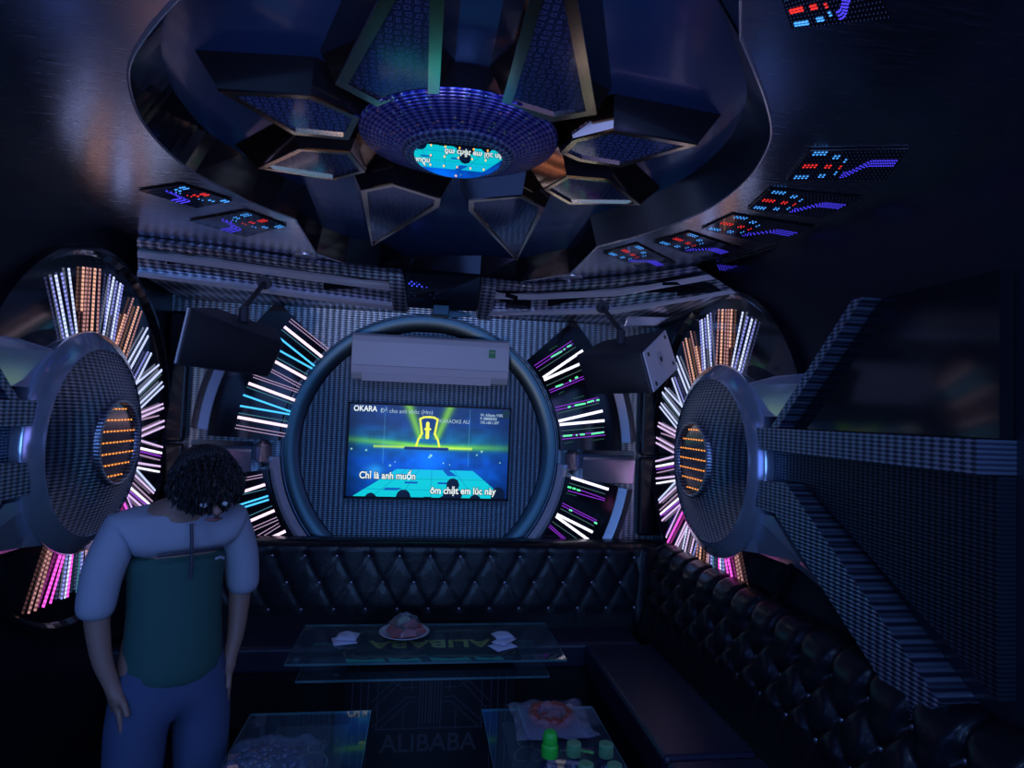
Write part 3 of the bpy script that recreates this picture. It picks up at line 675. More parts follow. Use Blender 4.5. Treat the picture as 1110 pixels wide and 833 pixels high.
# ------------------------------------------------------------------ speakers
def speaker(front, back, label, plate_side, mount_px, yk, flip):
    """front: 4 corners of the grille (tl,tr,br,bl); back: 4 corners of the rear, each with own depth"""
    F = [Vector(p) for p in front]; Bk = [Vector(p) for p in back]
    c = sum(F+Bk, Vector())/8; r = empty('wall_speaker', (c.x, c.y, max(p.z for p in F+Bk)), label, 'speaker', 'hanging loudspeakers')
    bevel(MB().prism(F, Bk).build('cabinet', M_['spk_side'], r), .008, 2)
    nrm = (F[1]-F[0]).cross(F[3]-F[0]).normalized()
    if nrm.y > 0: nrm = -nrm
    G = frame_poly(F, .008) if True else F
    if (sum(G, Vector())/4-sum(F, Vector())/4).length > .5: G = F
    # slightly domed metal grille
    vs = []; n = 10
    for j in range(n+1):
        for i in range(n+1):
            s, t = i/n, j/n; p = bil(F, .02+.96*s, .03+.94*t); vs.append(p+nrm*(.004+.016*math.sin(math.pi*s)**.6*math.sin(math.pi*t)**.6))
    mesh('grille', vs, [(j*(n+1)+i, j*(n+1)+i+1, (j+1)*(n+1)+i+1, (j+1)*(n+1)+i) for j in range(n) for i in range(n)], M_['spk'], r, smooth=True)
    # end plate
    e = ([F[1], Bk[1], Bk[2], F[2]] if plate_side > 0 else [F[0], Bk[0], Bk[3], F[3]])
    other = (F[0]-F[1]).normalized()*(-1 if plate_side > 0 else 1)
    en = (e[1]-e[0]).cross(e[3]-e[0]).normalized()
    if en.dot(other) < 0: en = -en
    ce = sum(e, Vector())/4; E1 = [ce+(p-ce)*.97 for p in e]
    ep = bevel(MB().prism([p+en*.001 for p in E1], en*.008).build('end_plate', M_['spk_plate'], r), .004)
    ea = (E1[1]-E1[0]).normalized(); eb = en.cross(ea)
    def disc(c, rad, h, m, nm):
        b = MB(); k = 20; b.add([c+(ea*math.cos(t)+eb*math.sin(t))*rad for t in [2*math.pi*q/k for q in range(k)]]+[c+en*h+(ea*math.cos(t)+eb*math.sin(t))*rad*.9 for t in [2*math.pi*q/k for q in range(k)]],
              [(q, (q+1) % k, (q+1) % k+k, q+k) for q in range(k)]+[tuple(range(k, 2*k))]); b.build(nm, m, ep)
    for s, t in ((.13,.14),(.87,.13),(.87,.8),(.13,.87)): disc(bil(E1, s, t)+en*.009, .011, .003, M_['spk_side'], 'screw')
    disc(bil(E1, .5, .48)+en*.009, .040, .002, mat('speaker_plate_ring', (.6,.6,.7), 0, .4), 'socket_ring'); disc(bil(E1, .5, .48)+en*.0112, .014, .001, M_['matte'], 'socket_hole')
    # bracket up to the ceiling
    top = (F[0]+F[1]+Bk[0]+Bk[1])/4
    e2 = Vector((top.x+(.03 if plate_side > 0 else -.03), top.y+.42, 2.185))
    b = MB(); b.tube([top, top+Vector((0,0,.06))], .020, 12); b.tube([top+Vector((0,-.01,.06)), top+Vector((0,.03,.075)), e2], .012, 10)
    b.build('bracket', M_['spk_side'], r)
    MB().tube([e2+Vector((0,-.012,0)), e2+Vector((0,.02,.004))], .032, 16).build('mounting_plate', M_['spk_side'], r)
    return r
Fp = [ay(624,385,2.78), ay(695,382,2.62), ay(707,427,2.62), ay(638,428,2.78)]
# rear corners: seen ones traced on their own depth, the hidden one completed
Bp = [ay(652,370,3.02), ay(720,357,2.88), ay(734,400,2.88), ay(660,412,3.02)]
speaker(Fp, Bp, 'black wedge speaker with a pale grey screwed end plate hanging at the right corner', 1, None, None, False)
Fp = [ay(205,333,2.45), ay(308,372,2.72), ay(291,409,2.74), ay(190,396,2.47)]
Bp = [ay(232,333,2.8), ay(300,357,3.0), ay(290,390,3.0), ay(225,380,2.8)]
speaker(Fp, Bp, 'black wedge speaker hanging at the left corner in front of the cyan light fan', -1, None, None, True)

# ================================================================== RIGHT WALL: sunburst, hub, arms
def side_wall(side):
    XS = XR-.02
    r = empty('sunburst_panel', (XR, 2.95, 1.44), 'round black wall panel with rays of coloured light strips around the hub'+', '+side, 'led panel')
    MB().lathe([(.0001,-.012),(.76,-.012),(.78,-.035),(.80,-.035),(.805,-.002)], (XR, 2.93, 1.44), 'X', 96).build('backing', M_['black'], r, smooth=False)
    def rays(lst, org, sc, ext=0):
        for (x0, y0, x1, y1, k, w) in lst:
            p = ax(org[0]+x0/sc, org[1]+y0/sc, XS); q = ax(org[0]+x1/sc, org[1]+y1/sc, XS)
            d = (q-p).normalized(); 
            if ext: p = p-d*ext
            q = q+d*.03
            for P_ in (p, q): P_.y = min(P_.y, YB-.055)
            strip('light_ray', p, q, w, S[k], r, (-1,0,0))
    rays([(550,95,485,420,'bluewhite',.009),(578,122,500,430,'blue',.010),(602,135,520,455,'bluewhite',.011),(622,150,535,460,'blue',.006),
     (415,80,400,400,'orange_d',.010),(436,80,424,402,'orange',.014),(455,80,445,402,'orange_d',.006),(470,80,460,402,'orange_d',.010),(487,80,478,262,'orange',.010),
     (308,145,325,430,'blue',.009),(318,138,337,430,'bluewhite',.009),(335,130,345,270,'blue',.007),(350,112,372,405,'bluewhite',.011),(368,100,372,405,'blue',.005),
     (212,265,262,500,'orange_d',.008),(228,245,278,492,'orange',.012),(255,205,306,450,'orange_d',.009),(285,290,313,440,'orange',.010),
     (172,385,235,548,'bluewhite',.012),(178,345,248,520,'bluewhite',.009),(150,470,202,615,'bluewhite',.011),(165,465,215,598,'blue',.008),
     (95,550,195,680,'bluewhite',.013),(110,525,207,630,'bluewhite',.009),(95,572,188,690,'thin',.004),(80,630,172,745,'bluewhite',.009),(88,610,180,725,'bluewhite',.009),(70,740,170,795,'lilac',.010),(75,720,172,772,'lilac',.009)], (700,320), 5.205)
    rays([(50,45,140,95,'lilac',.010),(52,20,140,70,'lilac',.010),(75,0,140,22,'thinpink',.006),(48,133,135,110,'lilac',.009),(50,158,135,142,'white',.011),(52,172,135,155,'purple',.006),(55,188,135,170,'thinpink',.005),
     (50,215,138,205,'lilac',.010),(52,238,140,224,'white',.009),(62,318,137,238,'bluewhite',.010),(66,330,147,256,'lilac',.008),(70,385,152,315,'white',.010),(68,365,148,292,'thinpink',.006),(78,415,158,345,'lilac',.009),(70,395,155,330,'purple',.006),
     (98,495,160,360,'lilac',.009),(105,520,172,385,'magenta',.012),(100,480,165,350,'purple',.006),(120,580,188,435,'lilac',.010),(128,585,195,450,'lilac',.009)], (700,470), 4.386)
    rays([(165,605,195,465,'bluewhite',.008),(176,608,206,480,'lilac',.008),(200,628,226,520,'lilac',.009),(212,633,238,540,'blue',.008),
     (240,640,246,550,'orange_d',.011),(255,648,262,555,'orange',.011),(285,670,293,590,'orange_d',.012),(290,670,300,590,'thinpink',.008),(312,680,314,590,'blue',.012),(322,690,322,600,'thincyan',.008),
     (352,708,350,598,'magenta',.010),(360,712,356,600,'bluewhite',.007),(372,715,368,600,'blue',.009),(402,730,379,592,'magenta',.010),(424,745,392,590,'magenta',.013),(455,758,425,568,'orange_d',.012),(474,768,435,568,'orange_d',.009)][::1], (700,470), 4.386, .06)
    # hub
    HY, HZ = 2.76, 1.42
    r = empty('wall_hub', (XR, HY, HZ), 'round embossed hub with orange dotted mirror in the sunburst'+', '+side, 'wall ornament')
    hc = (XR, HY, HZ)
    MB().lathe([(.40,-.0),(.445,-.085),(.44,-.10),(.375,-.135)], hc, 'X', 96).build('outer_ring', M_['bright'], r, smooth=True)
    MB().lathe([(.375,-.132),(.37,-.125),(.175,-.195)], hc, 'X', 96).build('cone', M_['emb_right'], r, smooth=True)
    MB().lathe([(.178,-.192),(.175,-.212),(.163,-.215),(.158,-.195)], hc, 'X', 72).build('rim', M_['emb_cornice'], r, smooth=True)
    mf = MB().lathe([(.0001,-.196),(.160,-.196)], hc, 'X', 72).build('mirror_face', mat('bronze_tinted_mirror', (.42,.34,.33), .9, .22), r)
    pts = []
    for j in range(-3, 4):
        for i in range(-5, 6):
            if math.hypot(i*.028, j*.045) < .148: pts.append((XR-.1985, HY+i*.028, HZ+j*.045))
    each_dot(pts, .0038, em('led_dot_orange', (1,.33,.05), 2.6), mf, (-1,0,0))
    dots('led_dots_faint', [(p[0], p[1]+.013, p[2]) for p in pts if math.hypot(p[1]+.013-HY, p[2]-HZ) < .148], .0022, em('led_dot_faint_orange', (1,.3,.05), .8), r, (-1,0,0))
    # arms
    XA = XR-.11
    def tr(px, x=XA): return [ax(u, v, x) for u, v in px]
    def ext(P, i, j, y):   # continue the line i->j until the given y
        a, b = P[i], P[j]; t = (y-a.y)/(b.y-a.y); return a+(b-a)*t
    YE = 1.35
    r = empty('hub_bracket', (XR, 2.0, 1.55), 'upper embossed metal arm of the hub with a rising branch'+', '+side, 'wall ornament')
    A = tr([(812,463),(845,463),(871,490),(814,488)])
    z_t, z_b = ax(830,464,XA).z, ax(830,488,XA).z
    MB().prism([(XA,2.42,z_t),(XA,YE,z_t+.0),(XA,YE,z_b),(XA,2.42,z_b)], (.109,0,0)).build('arm', M_['emb_right'], r)
    p, q = ax(843,464,XA), ax(871,421,XA); d = (q-p).normalized(); q = p+d*.62; w = Vector((0,.05,0))
    p = p-d*.005
    MB().prism([p, p+w, q+w, q], (.109,0,0)).build('branch', M_['emb_right'], r)
    r2 = empty('smoked_glass_panel', (XR, 1.8, 1.75), 'smoked glass triangle above the upper hub arm'+', '+side, 'wall panel')
    MB().prism([Vector((XA+.06,p.y-.012,z_t+.003)), Vector((XA+.06,q.y-.01,q.z)), Vector((XA+.06,YE,q.z)), Vector((XA+.06,YE,z_t+.003))], (.04,0,0)).build('pane', M_['black'], r2)
    r = empty('hub_bracket', (XR, 2.0, 1.3), 'lower embossed metal arm of the hub bending down to the sofa'+', '+side, 'wall ornament')
    a1, a2, a3, a4 = ax(812,520,XA), ax(852,524,XA), ax(840,557,XA), ax(810,546,XA)
    d1 = ax(871,551,XA); d1 = a2+(d1-a2).normalized()*.85; e1 = a3+(ax(871,606,XA)-a3).normalized()*.80
    a1.y = a4.y = 2.42
    MB().prism([a1, a2, d1, e1, a3, a4], (.109,0,0)).build('arm', M_['emb_right'], r)
    r = empty('textured_inlay', (XR, 2.0, 1.43), 'smoked ribbed inlay panel between the two arms of the hub'+', '+side, 'wall panel')
    MB().prism([Vector((XR-.05,2.41,z_b-.003)), Vector((XR-.05,YE,z_b-.003)), Vector((XR-.05,YE,d1.z+.05)), Vector((XR-.05,a2.y-.02,a2.z+.004)), Vector((XR-.05,2.41,a1.z+.004))], (.048,0,0)).build('inlay', M_['emb_dark'], r)
    def wing(label, px, deep, lo):
        r = empty('steel_wing', tuple(ax(*px[0], XR-.001)), label, 'wall ornament', 'polished wings beside the hub')
        P = [ax(u, v, XR-dd) for (u, v), dd in zip(px, deep)]
        B = [Vector((XR-.001, p.y, p.z)) for p in P]
        b = MB().prism(P, B).build('wing_plate', M_['bright'], r, smooth=False)
        return r
    wing('polished steel wing above the upper hub arm'+', '+side, [(800,418),(812,452),(842,452),(868,416),(871,405),(840,408)], [.10,.10,.06,.05,.03,.05], 0)
    wing('polished steel wing under the lower hub arm'+', '+side, [(812,553),(838,560),(868,609),(905,650),(866,617),(822,600),(796,596)], [.09,.07,.05,.03,.02,.05,.09], 0)


side_wall('right wall')
made = set(o.name for o in bpy.data.objects)
side_wall('left wall')
for o in [o for o in bpy.data.objects if o.name not in made]:   # the opposite wall carries the same ornament, handed the other way
    if o.type == 'MESH':
        for vv_ in o.data.vertices: vv_.co.x = -vv_.co.x
        o.data.flip_normals()
    if o.parent is None: o.location.x = XL+XR-o.location.x
    if o.name.startswith('light_ray') and False: pass

# ================================================================== SOFAS
def tuft(nx, nz, du, dz, w, h, depth=.028):
    pass
def tufted(name, W_, H_, fn, m, parent, rows, du=.17, dv=.15, v0=.07, u0=0.03, dep=.026, res=.012, btn=True, top_roll=.06, mb=None):
    """quilted sheet of width W_, height H_; fn(u, v, d) -> world point, d = puff height"""
    nu, nv = int(W_/res), int(H_/res)
    B = []
    for k in range(rows):
        off = 0 if k % 2 == 0 else .5
        i = 0
        while u0+(i+off)*du < W_-.02 and True: B.append((u0+(i+off)*du, v0+k*dv)); i += 1
    uu = np.linspace(0, W_, nu+1); vv = np.linspace(0, H_, nv+1); U, Vv = np.meshgrid(uu, vv)
    # folds along diagonals joining the buttons
    a = (U-u0)/du+(Vv-v0)/(2*dv); b = (U-u0)/du-(Vv-v0)/(2*dv)
    fold = np.minimum(np.abs(a-np.round(a)), np.abs(b-np.round(b)))
    fu = (U-u0)/du; last = v0+(rows-1)*dv; fl_ = fu-(0 if rows % 2 else .5)
    fold = np.where(Vv < v0, np.abs(fu-np.round(fu))*1.6, fold); fold = np.where(Vv > last, np.abs(fl_-np.round(fl_))*1.6, fold)
    D = dep*(1-np.exp(-(fold/.10)**1.3)*.75)
    db = np.full(U.shape, 9.)
    for (x, y) in B: db = np.minimum(db, np.hypot(U-x, Vv-y))
    D = D*(1-np.exp(-(db/.028)**2)*1.0)-.004*np.exp(-(db/.012)**2)
    # smooth below the last row of buttons
    lim = v0+(rows-1)*dv; k = np.clip((lim+.03-Vv)/.05, 0, 1); above = np.clip((Vv-(v0-dv*.6))/.03, 0, 1)
    vs = [fn(U[j, i], Vv[j, i], D[j, i]*(k[j, i]*.85+.15)) for j in range(nv+1) for i in range(nu+1)]
    f = [(j*(nu+1)+i, j*(nu+1)+i+1, (j+1)*(nu+1)+i+1, (j+1)*(nu+1)+i) for j in range(nv) for i in range(nu)]
    o = mesh(name, vs, f, m, parent, smooth=True)
    mbt = BTN
    for (x, y) in B:
        c = fn(x, y, .001); n_ = (fn(x, y, .01)-fn(x, y, 0)).normalized()
        a1 = n_.orthogonal().normalized(); a2 = n_.cross(a1); bb = MB()
        ring = [[c+(a1*math.cos(t)+a2*math.sin(t))*rr+n_*hh for t in [q*math.pi/4 for q in range(8)]] for rr, hh in ((.009,0),(.008,.004),(.004,.0065))]
        bb.add(sum(ring, []), [(q*8+i, q*8+(i+1) % 8, (q+1)*8+(i+1) % 8, (q+1)*8+i) for q in range(2) for i in range(8)]+[tuple(range(16, 24))])
        bb.build('button', mbt, o, smooth=True)
    return o
M_['seat'] = mat('black_leather_seat_sheen', (.014,.016,.045), 0, .40, spec=.9)  # black leather with its bluish sheen put into the base colour
BTN = mat('leather_button_glint', (.45,.45,.55), .7, .2)  # pale colour paints in the highlights of the dimples
SEAT = .42; TOP = .872
r = empty('tufted_sofa', (0, 3.45, 0), 'long black leather button tufted sofa along the back wall under the television', 'sofa')
XB0, XB1 = XL+.01, 1.30
H_ = .56
def fback(u, v, d):
    # v from the top edge, rolls over the top
    t = v-.07; x = XB0+u
    if t < 0: a = -t/.07*math.pi/2; return Vector((x, 3.50+.05*(1-math.cos(a))*1.0-.0-d*math.cos(a), TOP-.05+.05*math.sin(a)+d*math.sin(a)*.5))
    return Vector((x, 3.50-d-t*.10, TOP-.05-t))
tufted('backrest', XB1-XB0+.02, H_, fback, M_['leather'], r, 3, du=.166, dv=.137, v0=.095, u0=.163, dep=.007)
MB().box((XB0, 3.55, .05), (XB1+.10, 3.665, TOP-.004)).build('back_shell', M_['leather'], r)
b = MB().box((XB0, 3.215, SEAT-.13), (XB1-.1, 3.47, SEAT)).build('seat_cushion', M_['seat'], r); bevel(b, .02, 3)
MB().box((XB0, 3.24, .03), (XB1-.1, 3.55, SEAT-.13)).build('base', M_['matte'], r)
b = MB()
r = empty('tufted_sofa', (1.2, 1.6, 0), 'black leather button tufted sofa along the right wall below the sunburst', 'sofa')
YS0, YS1 = .1, 3.40
def fright(u, v, d):
    y = YS1-u; t = v-.10
    if t < 0: a = -t/.10*math.pi/2; return Vector((1.345+.075*(1-math.cos(a))-d*math.cos(a), y, TOP-.075+.075*math.sin(a)+d*.8*math.sin(a)))
    return Vector((1.345-d-t*.28, y, TOP-.075-t))
tufted('backrest', YS1-YS0, .50, fright, M_['leather'], r, 3, du=.165, dv=.10, v0=.10, u0=.036, dep=.040, res=.0095)
MB().box((1.36, YS0, .05), (XR-.003, YS1+.12, TOP-.09)).build('back_shell', M_['leather'], r)
SX = .888
for (a, b_) in ((2.135, 3.205), (1.12, 2.125), (.12, 1.11)):
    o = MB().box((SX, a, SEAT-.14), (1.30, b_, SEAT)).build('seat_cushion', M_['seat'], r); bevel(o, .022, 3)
MB().box((SX+.03, YS0+.02, .03), (1.36, 3.2, SEAT-.14)).build('base', M_['matte'], r)
# rounded corner piece joining both backs
cp = []
nu, nv = 30, 26
for j in range(nv+1):
    for i in range(nu+1):
        a = math.radians(90*i/nu); t = .5*j/nv
        R0 = .10+.02*math.sin(math.pi*i/nu*3)
        cx_, cy_ = 1.245, 3.40
        tt = max(0, t-.08)
        rad = .10-.0+.0-tt*.12; top = TOP-.05-tt+(.05*math.sin(max(0, .08-t)/.08*math.pi/2)); rad += .05*(1-math.cos(max(0, .08-t)/.08*math.pi/2))
        cp.append(Vector((cx_+rad*math.cos(a), cy_+rad*math.sin(a), top)))
mesh('corner_back', cp, [(j*(nu+1)+i, j*(nu+1)+i+1, (j+1)*(nu+1)+i+1, (j+1)*(nu+1)+i) for j in range(nv) for i in range(nu)], M_['leather'], r, smooth=True)

# ================================================================== TABLES
def glassy(name, tint, haze=.015):
    m = bpy.data.materials.new(name); m.use_nodes = True; N = m.node_tree.nodes; L = m.node_tree.links; N.clear()
    out = N.new('ShaderNodeOutputMaterial'); mixn = N.new('ShaderNodeMixShader'); tr_ = N.new('ShaderNodeBsdfTransparent'); gl = N.new('ShaderNodeBsdfGlossy'); fr = N.new('ShaderNodeFresnel')
    tr_.inputs[0].default_value = (*tint, 1); gl.inputs['Roughness'].default_value = .03; fr.inputs[0].default_value = 1.5
    a = N.new('ShaderNodeMath'); a.operation = 'ADD'; a.inputs[1].default_value = .0; L.new(fr.outputs[0], a.inputs[0])
    ge = N.new('ShaderNodeNewGeometry'); sb = N.new('ShaderNodeMath'); sb.operation = 'SUBTRACT'; sb.inputs[0].default_value = 1; L.new(ge.outputs['Backfacing'], sb.inputs[1])
    a2 = N.new('ShaderNodeMath'); a2.operation = 'MULTIPLY'; L.new(a.outputs[0], a2.inputs[0]); L.new(sb.outputs[0], a2.inputs[1]); a = a2
    L.new(a.outputs[0], mixn.inputs[0]); L.new(tr_.outputs[0], mixn.inputs[1]); L.new(gl.outputs[0], mixn.inputs[2]); 
    df = N.new('ShaderNodeBsdfDiffuse'); df.inputs[0].default_value = (.30,.45,.60,1); m2 = N.new('ShaderNodeMixShader'); m2.inputs[0].default_value = haze
    L.new(mixn.outputs[0], m2.inputs[1]); L.new(df.outputs[0], m2.inputs[2]); L.new(m2.outputs[0], out.inputs[0])
    return m
M_['pane'] = glassy('clear_table_glass', (.82,.92,.92), .05); M_['film'] = glassy('clear_plastic_film', (.85,.88,.92)); M_['edge'] = mat('glass_edge', (.07,.18,.20), 0, .15, coat=.5)
M_['table_dark'] = mat('table_black_lacquer', (.010,.011,.018), 0, .3); M_['etch'] = mat('etched_grey_line', (.07,.07,.09), 0, .5); M_['goldprint'] = mat('gold_print', (.85,.72,.15), .1, .4)
M_['goldprint2'] = mat('dull_gold_print', (.42,.36,.20), .1, .5); M_['tealprint'] = mat('teal_print', (.02,.75,.50), 0, .4)
def slab(name, x0, x1, y0, y1, z, t, parent, m='pane'):
    o = MB().box((x0, y0, z-t), (x1, y1, z)).build(name, M_[m], parent)
    e = .0016; b = MB()
    b.box((x0-e, y0-e, z-t), (x1+e, y0, z)).box((x0-e, y1, z-t), (x1+e, y1+e, z)).box((x0-e, y0, z-t), (x0, y1, z)).box((x1, y0, z-t), (x1+e, y1, z))
    b.build('polished_edge', M_['edge'], o if False else parent); return o
def line(b, pts, w, z):
    for p, q in zip(pts[:-1], pts[1:]):
        p, q = Vector((*p, z)), Vector((*q, z)); d = (q-p); 
        if d.length < 1e-5: continue
        s = Vector((-d.y, d.x, 0)).normalized()*w/2; b.add([p-s, p+s, q+s, q-s], [(0,1,2,3)])
TX0, TX1, TY0, TY1, TZ = -.50, .657, 2.656, 3.119, .56
r = empty('glass_coffee_table', ((TX0+TX1)/2, (TY0+TY1)/2, 0), 'long two tier glass coffee table with gold lettering in front of the back sofa', 'table')
slab('glass_top', TX0, TX1, TY0, TY1, TZ, .009, r)
MB().box((-.30, TY0+.035, TZ-.022), (.47, TY1-.03, TZ-.014)).build('printed_board', M_['table_dark'], r)
zb = TZ-.0135; b = MB()
cx_ = .085
for s in (-1, 1):
    for e, yy in ((1, TY1-.055), (-1, TY0+.085)):
        ln = [(cx_+s*.02, yy-e*.02), (cx_+s*.10, yy-e*.005), (cx_+s*.17, yy), (cx_+s*.24, yy-e*.012), (cx_+s*.30, yy), (cx_+s*.335, yy-e*.03), (cx_+s*.36, yy-e*.02), (cx_+s*.37, yy-e*.06)]
        line(b, ln, .006, zb); line(b, [(x, y-e*.018) for x, y in ln[1:6]], .003, zb)
    line(b, [(cx_+s*.37, TY1-.115), (cx_+s*.345, 2.88), (cx_+s*.37, TY0+.145)], .004, zb)
b.build('gold_ornament', M_['goldprint2'], r)
text('lettering', 'ALIBABA', M_['goldprint'], Vector((cx_, 2.935, zb)), (-1,0,0), (0,-1,0), .125, r, 'CENTER', bold=.003, sx=1.12)
b = MB()
for a, c in ((-.26,-.10),(-.085,.05),(.09,.26),(.28,.40)): b.add([(a, TY0+.04, zb), (c, TY0+.04, zb), (c-.02, TY0+.078, zb), ((a+c)/2, TY0+.062, zb), (a-.012, TY0+.08, zb)], [(0,1,2,3,4)])
b.build('teal_print', M_['tealprint'], r)
slab('glass_shelf', -.45, .58, 2.64, 3.05, .50, .009, r)
MB().box((-.27, 2.74, 0), (.45, 3.04, .489)).build('pedestal', M_['table_dark'], r)
for x in (-.22, .40): MB().tube([(x, 2.80, .50), (x, 2.80, TZ-.009)], .012, 12).build('standoff', M_['steel_dark'], r)
for x in (-.22, .40): MB().tube([(x, 2.99, .50), (x, 2.99, TZ-.009)], .012, 12).build('standoff', M_['steel_dark'], r)
# art deco etching on the front of the pedestal
b = MB(); yf = 2.7395
def fl(pts, w=.004):
    for p, q in zip(pts[:-1], pts[1:]):
        p, q = Vector((p[0], yf, p[1])), Vector((q[0], yf, q[1])); d = q-p; s = Vector((-d.z, 0, d.x)).normalized()*w/2; b.add([p-s, p+s, q+s, q-s], [(0,1,2,3)])
cc = .09
for s in (-1, 1):
    X = lambda t: cc+s*t
    for t in (.0, .014, .028): fl([(X(t+.004), .46), (X(t+.004), .27)])
    fl([(X(.045), .475), (X(.045), .25)]); fl([(X(.06),.42),(X(.12),.42),(X(.20),.475)]); fl([(X(.06),.38),(X(.10),.38),(X(.24),.26)]); fl([(X(.05),.36),(X(.09),.36),(X(.21),.25)])
    fl([(X(.10),.475),(X(.24),.33)]); fl([(X(.13),.475),(X(.25),.36)]); fl([(X(.08),.47),(X(.08),.40)]); fl([(X(.11),.33),(X(.11),.245)])
    fl([(X(.22),.475),(X(.22),.25)]); fl([(X(.26),.48),(X(.26),.02)]); fl([(X(.29),.48),(X(.29),.02)]); fl([(X(.325),.48),(X(.325),.02)])
fl([(cc-.23,.25),(cc+.23,.25)], .005)
b.build('etched_lines', M_['etch'], r)
text('lettering', 'ALIBABA', M_['etch'], Vector((cc, yf, .155)), (1,0,0), (0,0,1), .105, r, 'CENTER', bold=.001)
def small_table(x0, x1, y0, y1, label, mir):
    r = empty('glass_side_table', ((x0+x1)/2, (y0+y1)/2, 0), label, 'table', 'small glass side tables')
    slab('glass_top', x0, x1, y0, y1, TZ, .008, r)
    px0, px1 = (x0+.10, x1-.06) if mir else (x0+.06, x1-.10)
    MB().box((px0, y0+.05, TZ-.03), (px1, y1-.06, TZ-.016)).build('printed_board', mat('grey_printed_board', (.035,.04,.05), 0, .35), r)
    b = MB(); z = TZ-.0155
    xc = (px1-.09) if mir else (px0+.06); yc = y1-.22
    for s in (-1, 1):
        sp = [(xc+s*(.012+.035*math.sin(t*.9)), yc-.10+.024*t+.012*math.cos(t*2)) for t in [k*.3 for k in range(20)]]
        line(b, sp, .004, z)
    sp = [(xc+.025*math.exp(-t*.25)*math.cos(t), yc+.05+.025*math.exp(-t*.25)*math.sin(t)) for t in [k*.4 for k in range(22)]]; line(b, sp, .004, z)
    b.build('gold_ornament', M_['goldprint2'], r)
    MB().box((px0+.03, y0+.1, 0), (px1-.03, y1-.10, TZ-.03)).build('pedestal', M_['table_dark'], r)
    return r
small_table(-.521, -.128, 1.28, 2.243, 'small glass table holding a snack bag and glasses, beside the standing person', True)
small_table(.256, .65, 1.28, 2.228, 'small glass table with green capped bottles and a wrapped tray, next to the right sofa', False)

# ------------------------------------------------------------------ things on the long table
def lathe_thing(prof, c, n=40): return MB().lathe(prof, c, n=n)
pc = az(438, 691, TZ); pc = Vector((pc.x, pc.y, TZ+.0005))
r = empty('plate', tuple(pc), 'round white plate of wrapped fruit on the long glass table', 'plate')
PR = .112
white_c = mat('white_porcelain', (.62,.62,.70), 0, .2, coat=.4)
MB().lathe([(.0001,.004),(.055,.004),(.07,.008),(PR,.026),(PR+.002,.029),(PR-.004,.029),(.07,.012),(.055,.008),(.0001,.008)], pc, n=64).build('dish', white_c, r, smooth=True)
fruit_m = [mat('watermelon_red', (.42,.05,.045), 0, .35), mat('fruit_brown', (.16,.09,.06), 0, .4), mat('rose_apple_pink', (.50,.14,.14), 0, .3), mat('pale_green_fruit', (.30,.38,.28), 0, .4)]
spots = [(-.06,0,.02,0,'dark red fruit slice at the left side of the plate'),(-.03,-.045,.02,0,'red fruit slice at the front left of the plate'),(.02,-.055,.02,2,'pink fruit slice at the front of the plate under the film'),
 (.065,-.02,.02,2,'pink fruit slice at the right side of the plate'),(.05,.04,.02,0,'red fruit slice at the back right of the plate'),(-.02,.055,.02,1,'brownish fruit slice at the back of the plate'),
 (-.035,.01,.048,1,'brown fruit slice on the left of the heap'),(.03,.005,.048,2,'pink fruit slice on the right of the heap'),(0,-.01,.066,3,'pale green fruit slice on top of the heap under bright film')]
for i, (dx, dy, dz, k, lab) in enumerate(spots):
    a = random.random()*6; R_ = .036; b = MB()
    P_ = [(R_*math.cos(t), 0, R_*math.sin(t)) for t in [math.pi*q/10 for q in range(11)]]
    Rm = Matrix.Rotation(a, 3, 'Z') @ Matrix.Rotation(.5+.4*random.random(), 3, 'X')
    o_ = pc+Vector((dx, dy, dz-.006)); pts_ = [o_+Rm@Vector(p) for p in P_]
    b.prism(pts_, Rm@Vector((0, .016, 0)))
    o = bevel(b.build('fruit_slice', fruit_m[k], None, org=tuple(o_)), .004, 2); o['label'] = lab; o['category'] = 'fruit'; o['group'] = 'fruit slices on the plate'
def film(name, c, rx, ry, hgt, label, cat, seed, parent=None, flat=False, m=None):
    rs = np.random.RandomState(seed); n, k = 40, 16; vs = []; ph = rs.rand(6)*6
    for j in range(k+1):
        t = j/k
        for i in range(n):
            a = 2*math.pi*i/n; w = 1+.05*math.sin(5*a+ph[0])*t+.04*math.sin(9*a+ph[1])*t
            zz = hgt*(1-t**2.2)+.007*math.sin(7*a+9*t+ph[2])*(1-t*.6)+.006*math.sin(12*a-14*t+ph[3])*t*(1-t)*2+.004*math.sin(3*a+22*t)
            vs.append(c+Vector((rx*t*w*math.cos(a), ry*t*w*math.sin(a), max(zz, .0))))
    f = [(j*n+i, j*n+(i+1) % n, (j+1)*n+(i+1) % n, (j+1)*n+i) for j in range(k) for i in range(n)]
    return mesh(name, vs, f, m or M_['film'], parent, smooth=True, label=label, cat=cat, org=tuple(c))
M_['filmw'] = mat('crinkled_cling_film', (.55,.62,.72), 0, .12, alpha=.17, spec=1)
o = film('cling_film', pc+Vector((0,0,.030)), .095, .095, .072, 'crinkled clear film stretched over the fruit heap on the plate', 'plastic film', 4, m=M_['filmw'])
